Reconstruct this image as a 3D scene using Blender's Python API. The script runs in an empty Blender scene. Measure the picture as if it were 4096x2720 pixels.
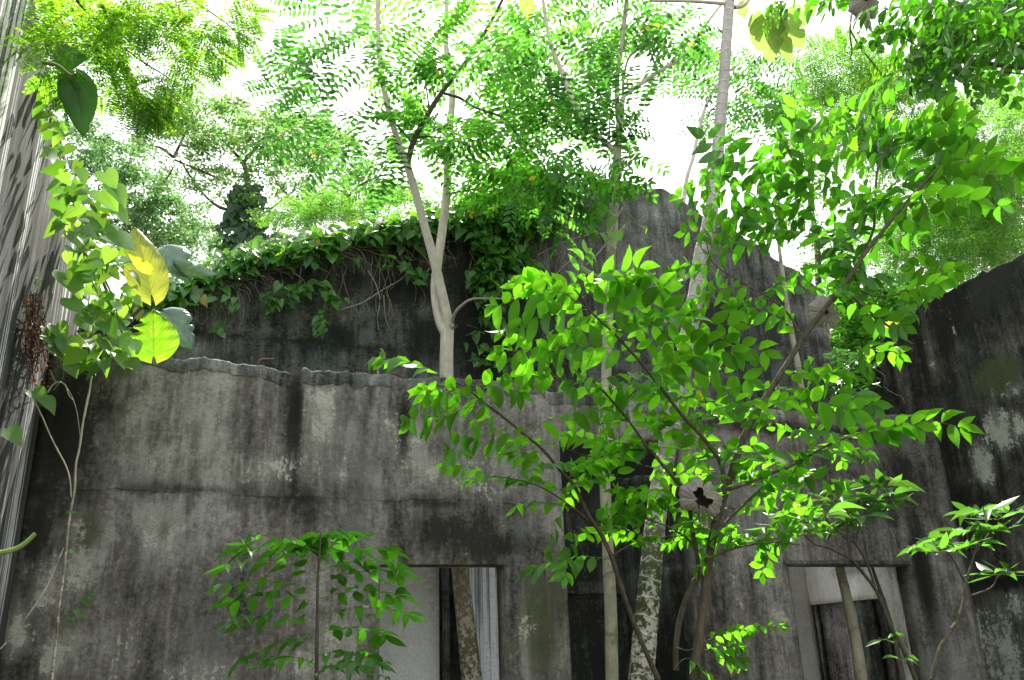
import bpy, math, random
import numpy as np
from mathutils import Matrix, Vector
random.seed(7); rng = np.random.default_rng(11)
scene = bpy.context.scene; COL = scene.collection
# ------------------------------------------------------------------ camera
EYE = np.array([0., 0., 1.6]); YAW, PIT, ROL, FPX = math.radians(21.285), math.radians(20.219), math.radians(-2.043), 3425.8
FW = np.array([math.sin(YAW)*math.cos(PIT), math.cos(YAW)*math.cos(PIT), math.sin(PIT)])
_r = np.array([math.cos(YAW), -math.sin(YAW), 0.]); _u = np.cross(_r, FW)
RT = math.cos(ROL)*_r + math.sin(ROL)*_u; UP = -math.sin(ROL)*_r + math.cos(ROL)*_u
cd = bpy.data.cameras.new('camera'); cam = bpy.data.objects.new('camera', cd); COL.objects.link(cam)
cd.sensor_width = 36; cd.lens = FPX/4096*36; cd.clip_start = .05; cd.clip_end = 500
cam.matrix_world = Matrix(((RT[0], UP[0], -FW[0], EYE[0]), (RT[1], UP[1], -FW[1], EYE[1]), (RT[2], UP[2], -FW[2], EYE[2]), (0, 0, 0, 1)))
scene.camera = cam
# ------------------------------------------------------------------ sky, sun, exposure
SUN = np.array([.24, .46, .86]); SUN /= np.linalg.norm(SUN)
EL = math.asin(SUN[2]); AZ = math.atan2(SUN[0], SUN[1])
w = bpy.data.worlds.new('World'); scene.world = w; w.use_nodes = True
nt = w.node_tree; nt.nodes.clear()
sk = nt.nodes.new('ShaderNodeTexSky'); sk.sky_type = 'NISHITA'; sk.sun_disc = False
sk.sun_elevation = EL; sk.sun_rotation = AZ; sk.air_density = 1.0; sk.dust_density = 4.0; sk.ozone_density = .6
bg = nt.nodes.new('ShaderNodeBackground'); bg.inputs[1].default_value = .14
# thin bright cloud over the blue
hs = nt.nodes.new('ShaderNodeMix'); hs.data_type = 'RGBA'; hs.inputs[0].default_value = .62
hs.inputs[7].default_value = (7.4, 7.35, 7.3, 1)
nt.links.new(sk.outputs[0], hs.inputs[6]); nt.links.new(hs.outputs[2], bg.inputs[0])
wo = nt.nodes.new('ShaderNodeOutputWorld'); nt.links.new(bg.outputs[0], wo.inputs[0])
sl = bpy.data.lights.new('sun', 'SUN'); sl.energy = 4.9; sl.angle = math.radians(.6); sl.color = (1, .95, .86)
so = bpy.data.objects.new('sun', sl); COL.objects.link(so)
so.rotation_euler = Vector(SUN.tolist()).to_track_quat('Z', 'Y').to_euler()
scene.view_settings.view_transform = 'Standard'; scene.view_settings.look = 'None'
scene.view_settings.exposure = 1.4; scene.view_settings.gamma = 1
scene.render.film_transparent = False
cy = scene.cycles; cy.max_bounces = 8; cy.diffuse_bounces = 3; cy.transmission_bounces = 5; cy.glossy_bounces = 2

# ------------------------------------------------------------------ pixel <-> place
def ray(px, py): return FW + (px-2048)/FPX*RT - (py-1360)/FPX*UP
def at(px, py, Y):                      # the point seen at (px, py) lying Y metres ahead (world y)
    d = ray(px, py); return EYE + d*(Y/d[1])
def atx(px, py, X):
    d = ray(px, py); return EYE + d*(X/d[0])
def mpp(p): return float((np.asarray(p)-EYE)@FW)/FPX   # metres per photo pixel at p
def nrm(v): v = np.asarray(v, float); return v/np.maximum(np.linalg.norm(v, axis=-1, keepdims=True), 1e-9)
Z = np.array([0., 0., 1.])

# ------------------------------------------------------------------ objects
def link(name, me, mat=None, parent=None):
    o = bpy.data.objects.new(name, me); COL.objects.link(o)
    if me is not None and mat is not None: me.materials.append(mat)
    if parent is not None: o.parent = parent
    return o
def tag(o, label, cat, group=None, kind=None):
    if label: o['label'] = label
    if cat: o['category'] = cat
    if group: o['group'] = group
    if kind: o['kind'] = kind
    return o
def solid(o): o['kind'] = 'thing'; return o
def thing(name, label, cat, group=None):
    o = bpy.data.objects.new(name, None); COL.objects.link(o); o.empty_display_size = .1
    return tag(o, label, cat, group)
def mesh_np(name, V, F4=None, F3=None, uv=None, smooth=True):
    """V (n,3); F4 (m,4); F3 (k,3); uv per vertex (n,2)"""
    me = bpy.data.meshes.new(name); V = np.asarray(V, np.float32)
    F4 = np.zeros((0, 4), int) if F4 is None or len(F4) == 0 else np.asarray(F4)
    F3 = np.zeros((0, 3), int) if F3 is None or len(F3) == 0 else np.asarray(F3)
    li = np.concatenate([F4.ravel(), F3.ravel()]).astype(np.int32)
    tot = np.concatenate([np.full(len(F4), 4), np.full(len(F3), 3)]).astype(np.int32)
    st = np.concatenate([[0], np.cumsum(tot)[:-1]]).astype(np.int32)
    me.vertices.add(len(V)); me.vertices.foreach_set('co', V.ravel())
    me.loops.add(len(li)); me.loops.foreach_set('vertex_index', li)
    me.polygons.add(len(tot)); me.polygons.foreach_set('loop_start', st); me.polygons.foreach_set('loop_total', tot)
    if smooth: me.polygons.foreach_set('use_smooth', np.ones(len(tot), bool))
    if uv is not None:
        l = me.uv_layers.new(name='UVMap'); l.data.foreach_set('uv', np.asarray(uv, np.float32)[li].ravel())
    me.update(calc_edges=True); return me

# ------------------------------------------------------------------ tubes (trunks, stems, twigs)
def catmull(P, R, sub):
    P = np.asarray(P, float); R = np.asarray(R, float)
    if len(P) < 3 or sub < 2:
        return P, R
    Q = np.vstack([2*P[0]-P[1], P, 2*P[-1]-P[-2]]); out = []; ro = []
    for i in range(len(P)-1):
        a, b, c, d = Q[i:i+4]
        for k in range(sub):
            t = k/sub
            out.append(.5*((2*b)+(-a+c)*t+(2*a-5*b+4*c-d)*t*t+(-a+3*b-3*c+d)*t**3)); ro.append(R[i]*(1-t)+R[i+1]*t)
    out.append(P[-1]); ro.append(R[-1]); return np.array(out), np.array(ro)
class Tubes:
    def __init__(s): s.V = []; s.F = []; s.U = []; s.n = 0; s.span = []
    def add(s, P, R, sides=8, sub=4, knob=0, ring=None, wob=0):
        P, R = catmull(P, R, sub); m = len(P)
        T = nrm(np.gradient(P, axis=0)); a = np.array([0, 0, 1.]) if abs(T[0][2]) < .9 else np.array([1., 0, 0])
        X = nrm(np.cross(T, a)); Yv = np.cross(T, X)
        L = np.concatenate([[0], np.cumsum(np.linalg.norm(np.diff(P, axis=0), axis=1))])
        th = np.linspace(0, 2*math.pi, sides, endpoint=False)
        rr = R[:, None]*np.ones(sides)
        if wob: rr = rr*(1+wob*rng.normal(size=(m, 1))) * (1+.4*wob*rng.normal(size=(m, sides)))
        V = P[:, None]+rr[..., None]*(np.cos(th)[None, :, None]*X[:, None]+np.sin(th)[None, :, None]*Yv[:, None])
        i = np.arange(m-1)[:, None]*sides+np.arange(sides)[None]; j = np.arange(m-1)[:, None]*sides+(np.arange(sides)[None]+1) % sides
        s.F.append((np.stack([i, j, j+sides, i+sides], -1).reshape(-1, 4))+s.n)
        s.V.append(V.reshape(-1, 3)); s.U.append(np.stack([np.repeat(L, sides), np.tile(th/6.283, m)], -1)); s.n += m*sides
        s.span.append((s.n-m*sides, s.n))
    def build(s, name, mat, parent=None):
        if not s.V: return None
        if name in ('branch', 'limb', 'stalk', 'stem', 'twig', 'trunk') and 1 < len(s.F) <= 40:
            o = None
            for (v0, v1), f in zip(s.span, s.F):
                V = np.vstack(s.V)[v0:v1]; Uv = np.vstack(s.U)[v0:v1]; o = link(name, mesh_np(name, V, f-v0, uv=Uv), mat, parent)
            return o
        return link(name, mesh_np(name, np.vstack(s.V), np.vstack(s.F), uv=np.vstack(s.U)), mat, parent)
def tube_px(T, pts, Y, w, sides=8, sub=4, wob=0):
    """pts photo pixels; Y depth (number or per-point list); w widths in photo pixels (a, b) or list"""
    n = len(pts); Ys = [Y]*n if np.isscalar(Y) else (list(np.linspace(Y[0], Y[1], n)) if len(Y) == 2 else Y)
    ws = [w]*n if np.isscalar(w) else (list(np.linspace(w[0], w[1], n)) if len(w) == 2 else w)
    P = [at(x, y, yy) for (x, y), yy in zip(pts, Ys)]
    R = [max(.0008, .5*q*mpp(p)) for q, p in zip(ws, P)]
    T.add(P, R, sides, sub, wob=wob); return P, R

# ------------------------------------------------------------------ leaf templates: (verts, quads, tris, uv)
def strip_leaf(xs, ws, fold=.12, curl=.1, wave=0, tipdrop=.0):
    V = []; U = []; Q = []
    for i, (x, wd) in enumerate(zip(xs, ws)):
        zc = -curl*x*x - tipdrop*max(0, x-.75)
        wv = wave*(1 if i % 2 else -1)*wd
        V += [(x, -wd, zc+fold*wd+wv), (x, 0, zc), (x, wd, zc+fold*wd-wv)]
        U += [(x, .5-wd), (x, .5), (x, .5+wd)]
    for i in range(len(xs)-1):
        a = 3*i; Q += [(a, a+1, a+4, a+3), (a+1, a+2, a+5, a+4)]
    return np.array(V, float), np.array(Q), np.zeros((0, 3), int), np.array(U, float)
TP = {}
TP['ovate'] = strip_leaf([0, .05, .15, .3, .45, .6, .75, .86, .93, 1], [.01, .17, .34, .47, .5, .45, .32, .16, .06, .005], .35, .18, .03, .3)
TP['oval'] = strip_leaf([0, .08, .3, .6, .88, 1], [.02, .3, .5, .5, .3, .03], .25, .1)
TP['lance'] = strip_leaf([0, .1, .3, .5, .7, .88, 1], [.02, .25, .46, .5, .38, .16, .005], .3, .3, .02)
TP['small'] = strip_leaf([0, .25, .7, 1], [.05, .5, .45, .04], .25, .1)
TP['fleck'] = (np.array([(0, 0, 0), (.45, -.5, .1), (1, 0, -.05), (.5, .5, .08)]), np.array([(0, 1, 2, 3)]), np.zeros((0, 3), int), np.array([(0, .5), (.5, 0), (1, .5), (.5, 1)], float))
def heart():
    xs = np.array([-.16, -.12, 0, .12, .3, .5, .7, .85, .94, 1]); ws = np.array([.22, .36, .49, .52, .48, .38, .24, .12, .05, .005])
    V, Q, T3, U = strip_leaf(xs, ws, .28, .25, .02, .2)
    V[1] = (0, 0, 0); V[4] = (.005, 0, 0); return V, Q, T3, np.clip(U, 0, 1)
TP['heart'] = heart()
class Leaves:
    def __init__(s): s.b = {}
    def add(s, kind, O, D, N, L, W):
        s.b.setdefault(kind, []).append([np.atleast_2d(np.asarray(a, float)) if i < 3 else np.atleast_1d(np.asarray(a, float)) for i, a in enumerate((O, D, N, L, W))])
    def count(s): return sum(len(x[0]) for v in s.b.values() for x in v)
    def build(s, name, mat, parent=None):
        VV = []; QQ = []; UU = []; n = 0
        for k, lst in s.b.items():
            tv, tq, _, tu = TP[k]
            O, D, N = (np.vstack([x[i] for x in lst]) for i in range(3))
            L = np.concatenate([np.broadcast_to(x[3], (len(x[0]),)) for x in lst]); W = np.concatenate([np.broadcast_to(x[4], (len(x[0]),)) for x in lst])
            D = nrm(D); S = nrm(np.cross(N, D)); N = np.cross(D, S)
            cur = rng.uniform(-.5, 1.6, len(O))      # every leaf bends its own way
            zz = tv[None, :, 2]*cur[:, None]
            V = O[:, None]+tv[None, :, 0, None]*L[:, None, None]*D[:, None]+tv[None, :, 1, None]*W[:, None, None]*S[:, None]+zz[..., None]*L[:, None, None]*N[:, None]
            m = len(tv); Q = tq[None]+np.arange(len(O))[:, None, None]*m+n
            VV.append(V.reshape(-1, 3)); QQ.append(Q.reshape(-1, 4)); UU.append(np.tile(tu, (len(O), 1))); n += len(O)*m
        if not VV: return None
        return link(name, mesh_np(name, np.vstack(VV), np.vstack(QQ), uv=np.vstack(UU), smooth=True), mat, parent)

def frond(LV, TB, p0, p1, npair, ll, lw, kind='ovate', sag=.12, droop=.35, ang=62, upv=None, rr=.0016, taper=(.7, 1., .8), term=True, alt=False, jit=.18, start=.12, sides=4):
    """one pinnate leaf from p0 to p1: rachis tube + leaflets"""
    p0 = np.asarray(p0, float); p1 = np.asarray(p1, float); d = p1-p0; Ln = np.linalg.norm(d)
    t = np.linspace(0, 1, 7)[:, None]
    C = p0+d*t+Z*(sag*Ln)*(4*t*(1-t))*.5
    if TB is not None: TB.add(C, np.linspace(rr, rr*.45, 7), sides, 1)
    ts = np.linspace(start, .96, npair)
    ts2 = np.concatenate([ts, ts+(.5*(ts[1]-ts[0]) if alt and npair > 1 else 0)]); ts2 = np.minimum(ts2, .99)
    sg = np.concatenate([np.ones(npair), -np.ones(npair)])
    if term: ts2 = np.append(ts2, 1.); sg = np.append(sg, 0)
    tt = ts2[:, None]; O = p0+d*tt+Z*(sag*Ln)*(4*tt*(1-tt))*.5
    T = nrm(d+Z*(sag*Ln)*(4-8*tt)*.5)
    u = np.array(upv if upv is not None else Z)+rng.normal(size=3)*.12
    S = nrm(np.cross(T, u)); a = math.radians(ang)
    D = T*np.where(sg == 0, 1, math.cos(a))[:, None]+S*(sg*math.sin(a))[:, None]-Z*(droop*np.where(sg == 0, .5, 1))[:, None]
    D = nrm(D+rng.normal(size=D.shape)*jit*.6); N = nrm(np.cross(S, T)*-1); N = np.where((N@Z < 0)[:, None], -N, N)
    N = nrm(N+rng.normal(size=N.shape)*jit)
    prof = np.interp(ts2, [0, .5, 1], taper)*rng.uniform(.85, 1.1, len(ts2))
    LV.add(kind, O, D, N, ll*prof, lw*prof*rng.uniform(.85, 1.1, len(ts2)))
def bipinnate(LV, TB, p0, p1, npin, pin_len, nl, ll, lw, kind='small', sag=.15, droop=.25, upv=None, rr=.0014, ang=65):
    p0 = np.asarray(p0, float); p1 = np.asarray(p1, float); d = p1-p0; Ln = np.linalg.norm(d); T0 = nrm(d)
    if TB is not None:
        t = np.linspace(0, 1, 6)[:, None]; TB.add(p0+d*t+Z*(sag*Ln)*(4*t*(1-t))*.5, np.linspace(rr, rr*.5, 6), 4, 1)
    u = np.array(upv if upv is not None else Z)+rng.normal(size=3)*.15; S = nrm(np.cross(T0, u)); a = math.radians(ang)
    for i, t in enumerate(np.linspace(.22, 1, npin)):
        q = p0+d*t+Z*(sag*Ln)*(4*t*(1-t))*.5; f = .75+.5*math.sin(math.pi*min(1, t+.1))
        for sg in (-1, 1):
            aa = a*(1-.55*t); dd = nrm(T0*math.cos(aa)+S*sg*math.sin(aa)-Z*droop*rng.uniform(.6, 1.4)+rng.normal(size=3)*.06)
            frond(LV, TB if rr > .0011 else None, q, q+dd*pin_len*f, nl, ll, lw, kind, sag=.1, droop=.1, ang=72, rr=rr*.5, term=False, start=.1, jit=.14, taper=(.85, 1, .7), sides=3)

# ------------------------------------------------------------------ materials
def NT(name):
    m = bpy.data.materials.new(name); m.use_nodes = True; t = m.node_tree; t.nodes.clear(); return m, t
def nd(t, ty, **kw):
    n = t.nodes.new(ty)
    for k, v in kw.items():
        if k.startswith('i_'): n.inputs[int(k[2:])].default_value = v
        else: setattr(n, k, v)
    return n
def L(t, a, b): t.links.new(a, b)
def mixc(t, f, a, b):
    n = nd(t, 'ShaderNodeMix', data_type='RGBA')
    for i, v in ((0, f), (6, a), (7, b)):
        if hasattr(v, 'is_linked') or hasattr(v, 'links'): L(t, v, n.inputs[i])
        else: n.inputs[i].default_value = v if i == 0 else (*v, 1)
    return n.outputs[2]
def mth(t, op, a, b=None, c=None, clamp=False):
    n = nd(t, 'ShaderNodeMath', operation=op, use_clamp=clamp)
    for i, v in enumerate((a, b, c)):
        if v is None: continue
        if hasattr(v, 'links'): L(t, v, n.inputs[i])
        else: n.inputs[i].default_value = v
    return n.outputs[0]
def ramp(t, f, a, b): return mth(t, 'MULTIPLY_ADD', f, 1/(b-a), -a/(b-a), clamp=True)
def noise(t, vec, scale, detail=4, rough=.6, sc=None):
    if sc is not None:
        mp = nd(t, 'ShaderNodeMapping'); mp.inputs['Scale'].default_value = sc; L(t, vec, mp.inputs[0]); vec = mp.outputs[0]
    n = nd(t, 'ShaderNodeTexNoise'); n.inputs['Scale'].default_value = scale; n.inputs['Detail'].default_value = detail; n.inputs['Roughness'].default_value = rough
    L(t, vec, n.inputs['Vector']); return n.outputs[0]
def leafmat(name, c1, c2, tr, trf=.5, rough=.42, spec=.5, yellow=.0, vein=True, yc=(.55, .5, .03)):
    m, t = NT(name); geo = nd(t, 'ShaderNodeNewGeometry'); r = geo.outputs['Random Per Island']
    uv = nd(t, 'ShaderNodeUVMap'); sx = nd(t, 'ShaderNodeSeparateXYZ'); L(t, uv.outputs[0], sx.inputs[0])
    col = mixc(t, r, c1, c2)
    hv = mth(t, 'FRACT', mth(t, 'MULTIPLY', r, 7.31))
    trc = mixc(t, hv, tuple(x*.3 for x in tr), tuple(min(1, x*1.15) for x in tr))
    if yellow:
        k = mth(t, 'GREATER_THAN', mth(t, 'FRACT', mth(t, 'MULTIPLY', r, 23.7)), 1-yellow)
        col = mixc(t, k, col, tuple(x*.6 for x in yc)); trc = mixc(t, k, trc, yc)
    tc = nd(t, 'ShaderNodeTexCoord')
    if vein:
        v = mth(t, 'ABSOLUTE', mth(t, 'SUBTRACT', sx.outputs[1], .5))
        mid = mth(t, 'SUBTRACT', 1., ramp(t, v, .006, .022), clamp=True)
        lat = mth(t, 'SINE', mth(t, 'MULTIPLY', mth(t, 'SUBTRACT', sx.outputs[0], mth(t, 'MULTIPLY', v, .55)), 58))
        lat = ramp(t, lat, .86, 1.)
        ve = mth(t, 'MAXIMUM', mid, mth(t, 'MULTIPLY', lat, .35))
        col = mixc(t, mth(t, 'MULTIPLY', ve, .7), col, (.16, .28, .06)); trc = mixc(t, mth(t, 'MULTIPLY', ve, .6), trc, tuple(x*.45 for x in tr))
    ns = noise(t, tc.outputs['Object'], 28, 3); col = mixc(t, mth(t, 'MULTIPLY', ramp(t, ns, .45, .75), .35), col, tuple(x*.5 for x in c1))
    if vein:      # brown insect scars and dull patches
        bs = mth(t, 'MULTIPLY', ramp(t, noise(t, tc.outputs['Object'], 55, 3, .6), .70, .73), ramp(t, hv, .3, .5)); col = mixc(t, bs, col, (.1, .06, .02)); trc = mixc(t, bs, trc, (.14, .07, .01))
    p = nd(t, 'ShaderNodeBsdfPrincipled'); L(t, col, p.inputs['Base Color']); p.inputs['Roughness'].default_value = rough; p.inputs['Specular IOR Level'].default_value = spec
    tl = nd(t, 'ShaderNodeBsdfTranslucent'); L(t, trc, tl.inputs[0])
    mx = nd(t, 'ShaderNodeMixShader'); mx.inputs[0].default_value = trf; L(t, p.outputs[0], mx.inputs[1]); L(t, tl.outputs[0], mx.inputs[2])
    o = nd(t, 'ShaderNodeOutputMaterial'); L(t, mx.outputs[0], o.inputs[0]); return m
def barkmat(name, c1, c2, moss=None, ringf=0, ringc=(.35, .34, .3), mossz=None, rough=.85, sc=22):
    m, t = NT(name); tc = nd(t, 'ShaderNodeTexCoord'); ob = tc.outputs['Object']
    uv = nd(t, 'ShaderNodeUVMap'); sx = nd(t, 'ShaderNodeSeparateXYZ'); L(t, uv.outputs[0], sx.inputs[0])
    n1 = noise(t, ob, sc, 5, .65, (1, 1, .45)); n2 = noise(t, ob, sc*5, 3, .6)
    col = mixc(t, ramp(t, n1, .35, .65), c1, c2); col = mixc(t, mth(t, 'MULTIPLY', ramp(t, n2, .5, .72), .4), col, tuple(x*.45 for x in c1))
    h = n1
    if moss:
        n3 = noise(t, ob, 26, 5, .7); n4 = noise(t, ob, 2.6, 2); mk = ramp(t, mth(t, 'ADD', n3, mth(t, 'MULTIPLY', n4, .45)), .68, .76)
        if mossz:
            so_ = nd(t, 'ShaderNodeSeparateXYZ'); L(t, ob, so_.inputs[0]); mk = mth(t, 'MULTIPLY', mk, mth(t, 'SUBTRACT', 1., ramp(t, so_.outputs[2], mossz[0], mossz[1]), clamp=True))
        col = mixc(t, mk, col, moss)
    if ringf:
        nz = noise(t, ob, 9, 2); ph = mth(t, 'MULTIPLY_ADD', sx.outputs[0], ringf, mth(t, 'MULTIPLY', nz, 1.1))
        fr = mth(t, 'FRACT', ph); rg = mth(t, 'MULTIPLY', mth(t, 'SUBTRACT', 1., ramp(t, fr, 0., .13), clamp=True), ramp(t, fr, 0., .03))
        dk = mth(t, 'MULTIPLY', ramp(t, fr, .86, .97), .55)
        col = mixc(t, dk, col, tuple(x*.35 for x in c1)); col = mixc(t, mth(t, 'MULTIPLY', rg, .8), col, ringc)
        h = mth(t, 'ADD', h, mth(t, 'MULTIPLY', rg, 2.2))
    p = nd(t, 'ShaderNodeBsdfPrincipled'); L(t, col, p.inputs['Base Color']); p.inputs['Roughness'].default_value = rough; p.inputs['Specular IOR Level'].default_value = .25
    b = nd(t, 'ShaderNodeBump'); b.inputs['Strength'].default_value = .5; b.inputs['Distance'].default_value = .006; L(t, h, b.inputs['Height']); L(t, b.outputs[0], p.inputs['Normal'])
    o = nd(t, 'ShaderNodeOutputMaterial'); L(t, p.outputs[0], o.inputs[0]); return m
def wallmat(name, axis, joints=(), dark=(.018, .017, .015), mid=(.075, .071, .066), lite=(.17, .172, .165), plaster=(.44, .45, .37), green=(.07, .085, .035), streak=1., rough=.93, cut=(.3, .7), sheen=(.12, .16, .155)):
    """weathered concrete; 'paint' attribute: r = bare pale plaster, g = black run-off and other dark patches, b = moss/algae"""
    m, t = NT(name); tc = nd(t, 'ShaderNodeTexCoord'); ob = tc.outputs['Object']
    s = (1, 1, 1); hs_ = (5.5, 5.5, .55)
    at_ = nd(t, 'ShaderNodeAttribute', attribute_name='paint'); sp = nd(t, 'ShaderNodeSeparateColor'); L(t, at_.outputs['Color'], sp.inputs[0])
    nb = noise(t, ob, 1.1, 6, .62); ns = noise(t, ob, 1.3, 6, .68, hs_); nf = noise(t, ob, 38, 5, .72); ng = noise(t, ob, 210, 2, .7); nm = noise(t, ob, 7.5, 6, .7)
    nfs = noise(t, ob, 7, 5, .75, (3.2, 3.2, .5))
    base = mth(t, 'ADD', mth(t, 'MULTIPLY', nb, .45), mth(t, 'MULTIPLY', ns, .4*streak)); base = mth(t, 'ADD', base, mth(t, 'MULTIPLY', nm, .3)); base = mth(t, 'ADD', base, mth(t, 'MULTIPLY', nfs, .3)); base = mth(t, 'ADD', base, mth(t, 'MULTIPLY', mth(t, 'SUBTRACT', nf, .5), .3)); base = mth(t, 'ADD', base, mth(t, 'MULTIPLY', mth(t, 'SUBTRACT', sp.outputs[1], 0.), -.22)); base = mth(t, 'ADD', base, mth(t, 'MULTIPLY', sp.outputs[0], .16))
    cm = .725+.5*(cut[0]+cut[1])-.45; f = ramp(t, base, cm-.13, cm+.14)
    col = mixc(t, ramp(t, f, 0., .5), dark, mid); col = mixc(t, ramp(t, f, .5, 1.), col, lite)
    # bluish-green lichen bloom, in patches
    nc = noise(t, ob, .9, 5, .65, (1.3, 1.3, .7)); col = mixc(t, mth(t, 'MULTIPLY', ramp(t, mth(t, 'ADD', nc, mth(t, 'MULTIPLY', nf, .25)), .66, .74), .42), col, sheen)
    col = mixc(t, mth(t, 'MULTIPLY', ramp(t, mth(t, 'ADD', sp.outputs[0], mth(t, 'MULTIPLY', ns, .5)), .45, 1.35), .6), col, tuple(x*.62 for x in plaster))
    # moss / algae
    mg = ramp(t, mth(t, 'ADD', sp.outputs[2], mth(t, 'MULTIPLY', mth(t, 'ADD', nf, nm), .45)), .72, 1.05); col = mixc(t, mth(t, 'MULTIPLY', mg, .8), col, green)
    # pale plaster showing through, ragged edge
    e = mth(t, 'ADD', sp.outputs[0], mth(t, 'ADD', mth(t, 'MULTIPLY', mth(t, 'SUBTRACT', nm, .5), 2.6), mth(t, 'MULTIPLY', mth(t, 'SUBTRACT', nf, .5), 1.8)))
    e = mth(t, 'ADD', e, mth(t, 'MULTIPLY', mth(t, 'SUBTRACT', nfs, .5), 1.8))
    pk = ramp(t, e, .62, .7); pc = mixc(t, ramp(t, nm, .35, .65), tuple(x*.62 for x in plaster), plaster)
    col = mixc(t, mth(t, 'MULTIPLY', mth(t, 'MULTIPLY', pk, ramp(t, nf, .2, .55)), ramp(t, sp.outputs[0], .02, .2)), col, pc)
    sp2 = ramp(t, mth(t, 'ADD', nf, mth(t, 'MULTIPLY', nm, .3)), .79, .84); col = mixc(t, mth(t, 'MULTIPLY', sp2, .35), col, tuple(x*.8 for x in plaster))
    # black run-off and other dark patches
    dg = ramp(t, mth(t, 'ADD', sp.outputs[1], mth(t, 'MULTIPLY', mth(t, 'SUBTRACT', ns, .5), .8)), .25, .8); col = mixc(t, mth(t, 'MULTIPLY', dg, .88), col, (.009, .008, .007))
    so_ = nd(t, 'ShaderNodeSeparateXYZ'); L(t, ob, so_.inputs[0]); wob = noise(t, ob, 1.6, 6, .7, (1, 1, 0)); br = noise(t, ob, 3.3, 4, .7)
    for z_, sl_, w_ in joints:      # ragged cracks along the casting joints
        dz_ = mth(t, 'ABSOLUTE', mth(t, 'SUBTRACT', mth(t, 'SUBTRACT', so_.outputs[2], mth(t, 'MULTIPLY', so_.outputs[0], sl_)), mth(t, 'MULTIPLY_ADD', wob, .14, z_-.07)))
        k_ = mth(t, 'MULTIPLY', mth(t, 'SUBTRACT', 1., ramp(t, dz_, w_*.4, w_), clamp=True), ramp(t, br, .42, .56)); col = mixc(t, mth(t, 'MULTIPLY', k_, .6), col, (.014, .012, .011))
        k_ = mth(t, 'MULTIPLY', mth(t, 'SUBTRACT', 1., ramp(t, dz_, w_*2, w_*16), clamp=True), ramp(t, mth(t, 'ADD', br, mth(t, 'MULTIPLY', nf, .3)), .66, .76)); col = mixc(t, mth(t, 'MULTIPLY', k_, .7), col, (.014, .013, .012))
    # grain, pits
    col = mixc(t, mth(t, 'MULTIPLY', ramp(t, ng, .42, .66), .42), col, tuple(x*.7 for x in dark))
    col = mixc(t, mth(t, 'MULTIPLY', ramp(t, noise(t, ob, 75, 4, .75), .58, .68), .45), col, tuple(x*.6 for x in dark))
    p = nd(t, 'ShaderNodeBsdfPrincipled'); L(t, col, p.inputs['Base Color']); p.inputs['Roughness'].default_value = rough; p.inputs['Specular IOR Level'].default_value = .2
    hh = mth(t, 'ADD', mth(t, 'MULTIPLY', nf, .8), mth(t, 'MULTIPLY', pk, .7)); hh = mth(t, 'ADD', hh, mth(t, 'MULTIPLY', nm, .8)); hh = mth(t, 'ADD', hh, mth(t, 'MULTIPLY', ng, .25))
    b = nd(t, 'ShaderNodeBump'); b.inputs['Strength'].default_value = .6; b.inputs['Distance'].default_value = .008; L(t, hh, b.inputs['Height']); L(t, b.outputs[0], p.inputs['Normal'])
    o = nd(t, 'ShaderNodeOutputMaterial'); L(t, p.outputs[0], o.inputs[0]); return m
M = {}
def streakmat(name, ax='y', lev=(.45, .56, .555, .66), dk=(.02, .019, .017), md=(.085, .085, .085), wh=(.6, .6, .6), fr=1.):
    def Q(h, z): return (1, h*fr, z) if ax == 'y' else (h*fr, 1, z)
    m, t = NT(name); tc = nd(t, 'ShaderNodeTexCoord'); ob = tc.outputs['Object']
    a = noise(t, ob, 1., 3, .6, Q(11, .03)); b = noise(t, ob, 1., 3, .6, Q(46, .07)); c = noise(t, ob, 1., 2, .5, Q(3, .05)); g = noise(t, ob, 60, 4, .75); d = noise(t, ob, 1., 4, .65, Q(1.6, .7))
    f = mth(t, 'ADD', mth(t, 'MULTIPLY', a, .45), mth(t, 'MULTIPLY', b, .4)); f = mth(t, 'ADD', f, mth(t, 'MULTIPLY', c, .25)); f = mth(t, 'ADD', f, mth(t, 'MULTIPLY', mth(t, 'SUBTRACT', g, .5), .12)); f = mth(t, 'ADD', f, mth(t, 'MULTIPLY', mth(t, 'SUBTRACT', d, .5), .38))
    k = ramp(t, f, lev[0], lev[1]); col = mixc(t, k, dk, md); k2 = ramp(t, f, lev[2], lev[3]); col = mixc(t, k2, col, wh)
    col = mixc(t, mth(t, 'MULTIPLY', ramp(t, g, .52, .66), .5), col, tuple(x*.4 for x in md))
    p = nd(t, 'ShaderNodeBsdfPrincipled'); L(t, col, p.inputs[0]); p.inputs['Roughness'].default_value = .9; p.inputs['Specular IOR Level'].default_value = .15
    bb = nd(t, 'ShaderNodeBump'); bb.inputs['Strength'].default_value = .4; bb.inputs['Distance'].default_value = .004; L(t, mth(t, 'ADD', g, f), bb.inputs['Height']); L(t, bb.outputs[0], p.inputs['Normal'])
    o = nd(t, 'ShaderNodeOutputMaterial'); L(t, p.outputs[0], o.inputs[0]); return m
JZ = float(at(1100, 1985, 5.797)[2]); JB = float(at(1500, 1420, 7.)[2])
M['front'] = wallmat('weathered_concrete', 'x', cut=(.27, .6), dark=(.036, .034, .029), mid=(.16, .15, .13), lite=(.37, .36, .325), sheen=(.2, .21, .2), plaster=(.5, .49, .41), joints=[(JZ, 0, .007)])
M['back'] = wallmat('mossy_concrete', 'x', dark=(.022, .024, .02), mid=(.12, .124, .108), lite=(.29, .3, .27), cut=(.32, .68), sheen=(.14, .17, .155), joints=[(JB, 0, .008)])
M['right'] = wallmat('black_algae_concrete', 'y', dark=(.013, .013, .01), mid=(.08, .079, .066), lite=(.27, .265, .22), cut=(.34, .74), sheen=(.05, .055, .045), plaster=(.42, .45, .38))
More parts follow.
